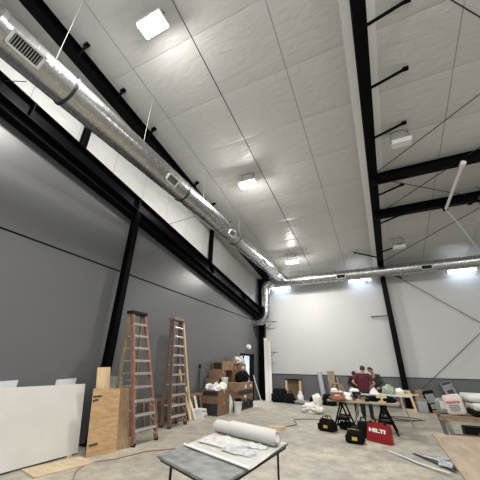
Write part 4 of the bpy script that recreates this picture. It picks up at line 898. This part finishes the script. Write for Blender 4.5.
def roll(lab, a_, b2, r, sag=0):
    t = thing('paper_roll', lab, 'paper roll', (Vector(a_)+Vector(b2))/2, group='paper rolls on the grey table'); a_, b2 = Vector(a_), Vector(b2); ax = (b2-a_).normalized(); x = ax.cross(Vector((0, 0, 1))).normalized(); y = x.cross(ax)
    m = MB(); prev = None; n, turns = 90, 3.0; pts = []
    for k in range(n+1):
        an = 2*PI*turns*k/n+.6; rr = r*(.55+.45*k/n); pts.append((rr*math.cos(an), rr*math.sin(an)))
    A_ = [m.bm.verts.new(a_+x*u+y*v) for u, v in pts]; B_ = [m.bm.verts.new(b2+ax*.012*math.sin(k*.3)+x*u+y*v) for k, (u, v) in enumerate(pts)]
    fs = [m.bm.faces.new((A_[k], A_[k+1], B_[k+1], B_[k])) for k in range(n)]
    bmesh.ops.solidify(m.bm, geom=fs, thickness=.002); m.build('wound_sheet', M['paper'], t, smooth=50)
    MB().tube([a_+ax*.003, b2-ax*.003], r*.5, 16).build('inner_core', M['paperi'], t, smooth=40)
    return t
roll('large white paper roll lying across the plans on the grey table', (-2.34, 4.20, .76+.088), (-1.30, 3.84, .76+.088), .086)
roll('thinner white paper roll lying behind the large roll', (-2.20, 4.40, .76+.072), (-1.40, 4.10, .76+.072), .068)
def rag(lab, c, sx, sy, rz, mt, seed, hgt):
    R = RZ(rz); m = MB(); N_ = 26; rng = random.Random(seed)
    def fn(u, v):
        e = 1+.25*noise.noise(Vector((math.atan2(v-.5, u-.5), seed, 0))*1.0)
        q = noise.noise(Vector((u*3.3+seed, v*3.3, seed)))+.5*noise.noise(Vector((u*8, v*8+seed, seed)))
        edge = min(u, v, 1-u, 1-v)
        return (.05*noise.noise(Vector((v*3, seed, u))), .05*noise.noise(Vector((u*3, v, seed+5))), max(0, hgt*(.35+abs(q)*1.1)*min(1, edge*6+.15)))
    def pt(x, y): return Vector(c)+R @ Vector((x*sx/2, y*sy/2, 0))
    m.grid(pt(-.8, -1), pt(1, -.6), pt(-1, .7), pt(.7, 1), N_, N_, fn, .004); tag(m.build('crumpled_rag', M[mt], smooth=60), lab, 'rag', 'crumpled cloths on the plans')
rag('crumpled white cloth on the plans, left of the grey one', (-1.95, 3.66, .776), .60, .44, -.5, 'cloth', 2, .05)
rag('crumpled grey-white cloth on the plans near the front edge', (-1.62, 3.42, .776), .46, .26, -.3, 'clothg', 5, .035)
rag('flat white cloth scrap beside the large paper roll', (-1.55, 3.7, .776), .4, .2, -.3, 'cloth', 9, .03)

# ---------------------------------------------------------------- cords and scraps on the floor
def cord(lab, pts, r, mt):
    P2 = [Vector(p) for p in pts]; out = []
    for i in range(len(P2)-1):
        p0, p1, p2, p3 = P2[max(i-1, 0)], P2[i], P2[i+1], P2[min(i+2, len(P2)-1)]
        for k in range(8):
            s = k/8; out.append(.5*((2*p1)+(p2-p0)*s+(2*p0-5*p1+4*p2-p3)*s*s+(3*p1-p0-3*p2+p3)*s**3))
    out.append(P2[-1]); z = r+.001
    tag(MB().tube([(p.x, p.y, max(z, p.z)) for p in out], r, 6).build('extension_cord', M[mt], smooth=60), lab, 'cord', 'extension cords on the floor')
cord('orange extension cord looping across the floor before the tall ladder', [(-4.4, 3.6, 0), (-4.9, 4.05, 0), (-5.05, 4.45, 0), (-4.85, 4.85, 0), (-4.75, 5.3, 0), (-4.65, 5.55, 0), (-4.2, 6.1, 0), (-3.9, 6.7, 0), (-3.45, 7.3, 0), (-3.25, 8.4, 0)], .008, 'cordo')
cord('brown extension cord running from the wood scraps toward the tool bags', [(-3.2, 9.0, 0), (-2.75, 9.9, 0), (-3.0, 10.7, 0), (-2.5, 11.15, 0), (-2.0, 11.0, 0), (-1.7, 10.4, 0)], .012, 'cordb')
cord('dark extension cord on the floor behind the folding table at the right', [(.0, 12.4, 0), (.6, 12.6, 0), (.9, 13.1, 0), (.4, 13.4, 0), (-.1, 13.2, 0), (.3, 12.8, 0), (1.0, 12.9, 0)], .014, 'cordb')
for i, (x, y, sx, sy, sz, a_, lb) in enumerate(((-3.1, 8.9, .34, .1, .09, .5, 'longest wood offcut on the floor behind the foreground table'), (-2.95, 9.1, .22, .12, .07, -.3, 'short wood offcut behind the longest one on the floor'), (-3.3, 8.75, .16, .1, .05, 1.0, 'small wood offcut left of the longest one on the floor'))):
    tag(MB().box((x, y, sz/2), (sx, sy, sz), RZ(a_), .004).build('wood_offcut', M['pine']), lb, 'wood scrap', 'wood offcuts on the floor')
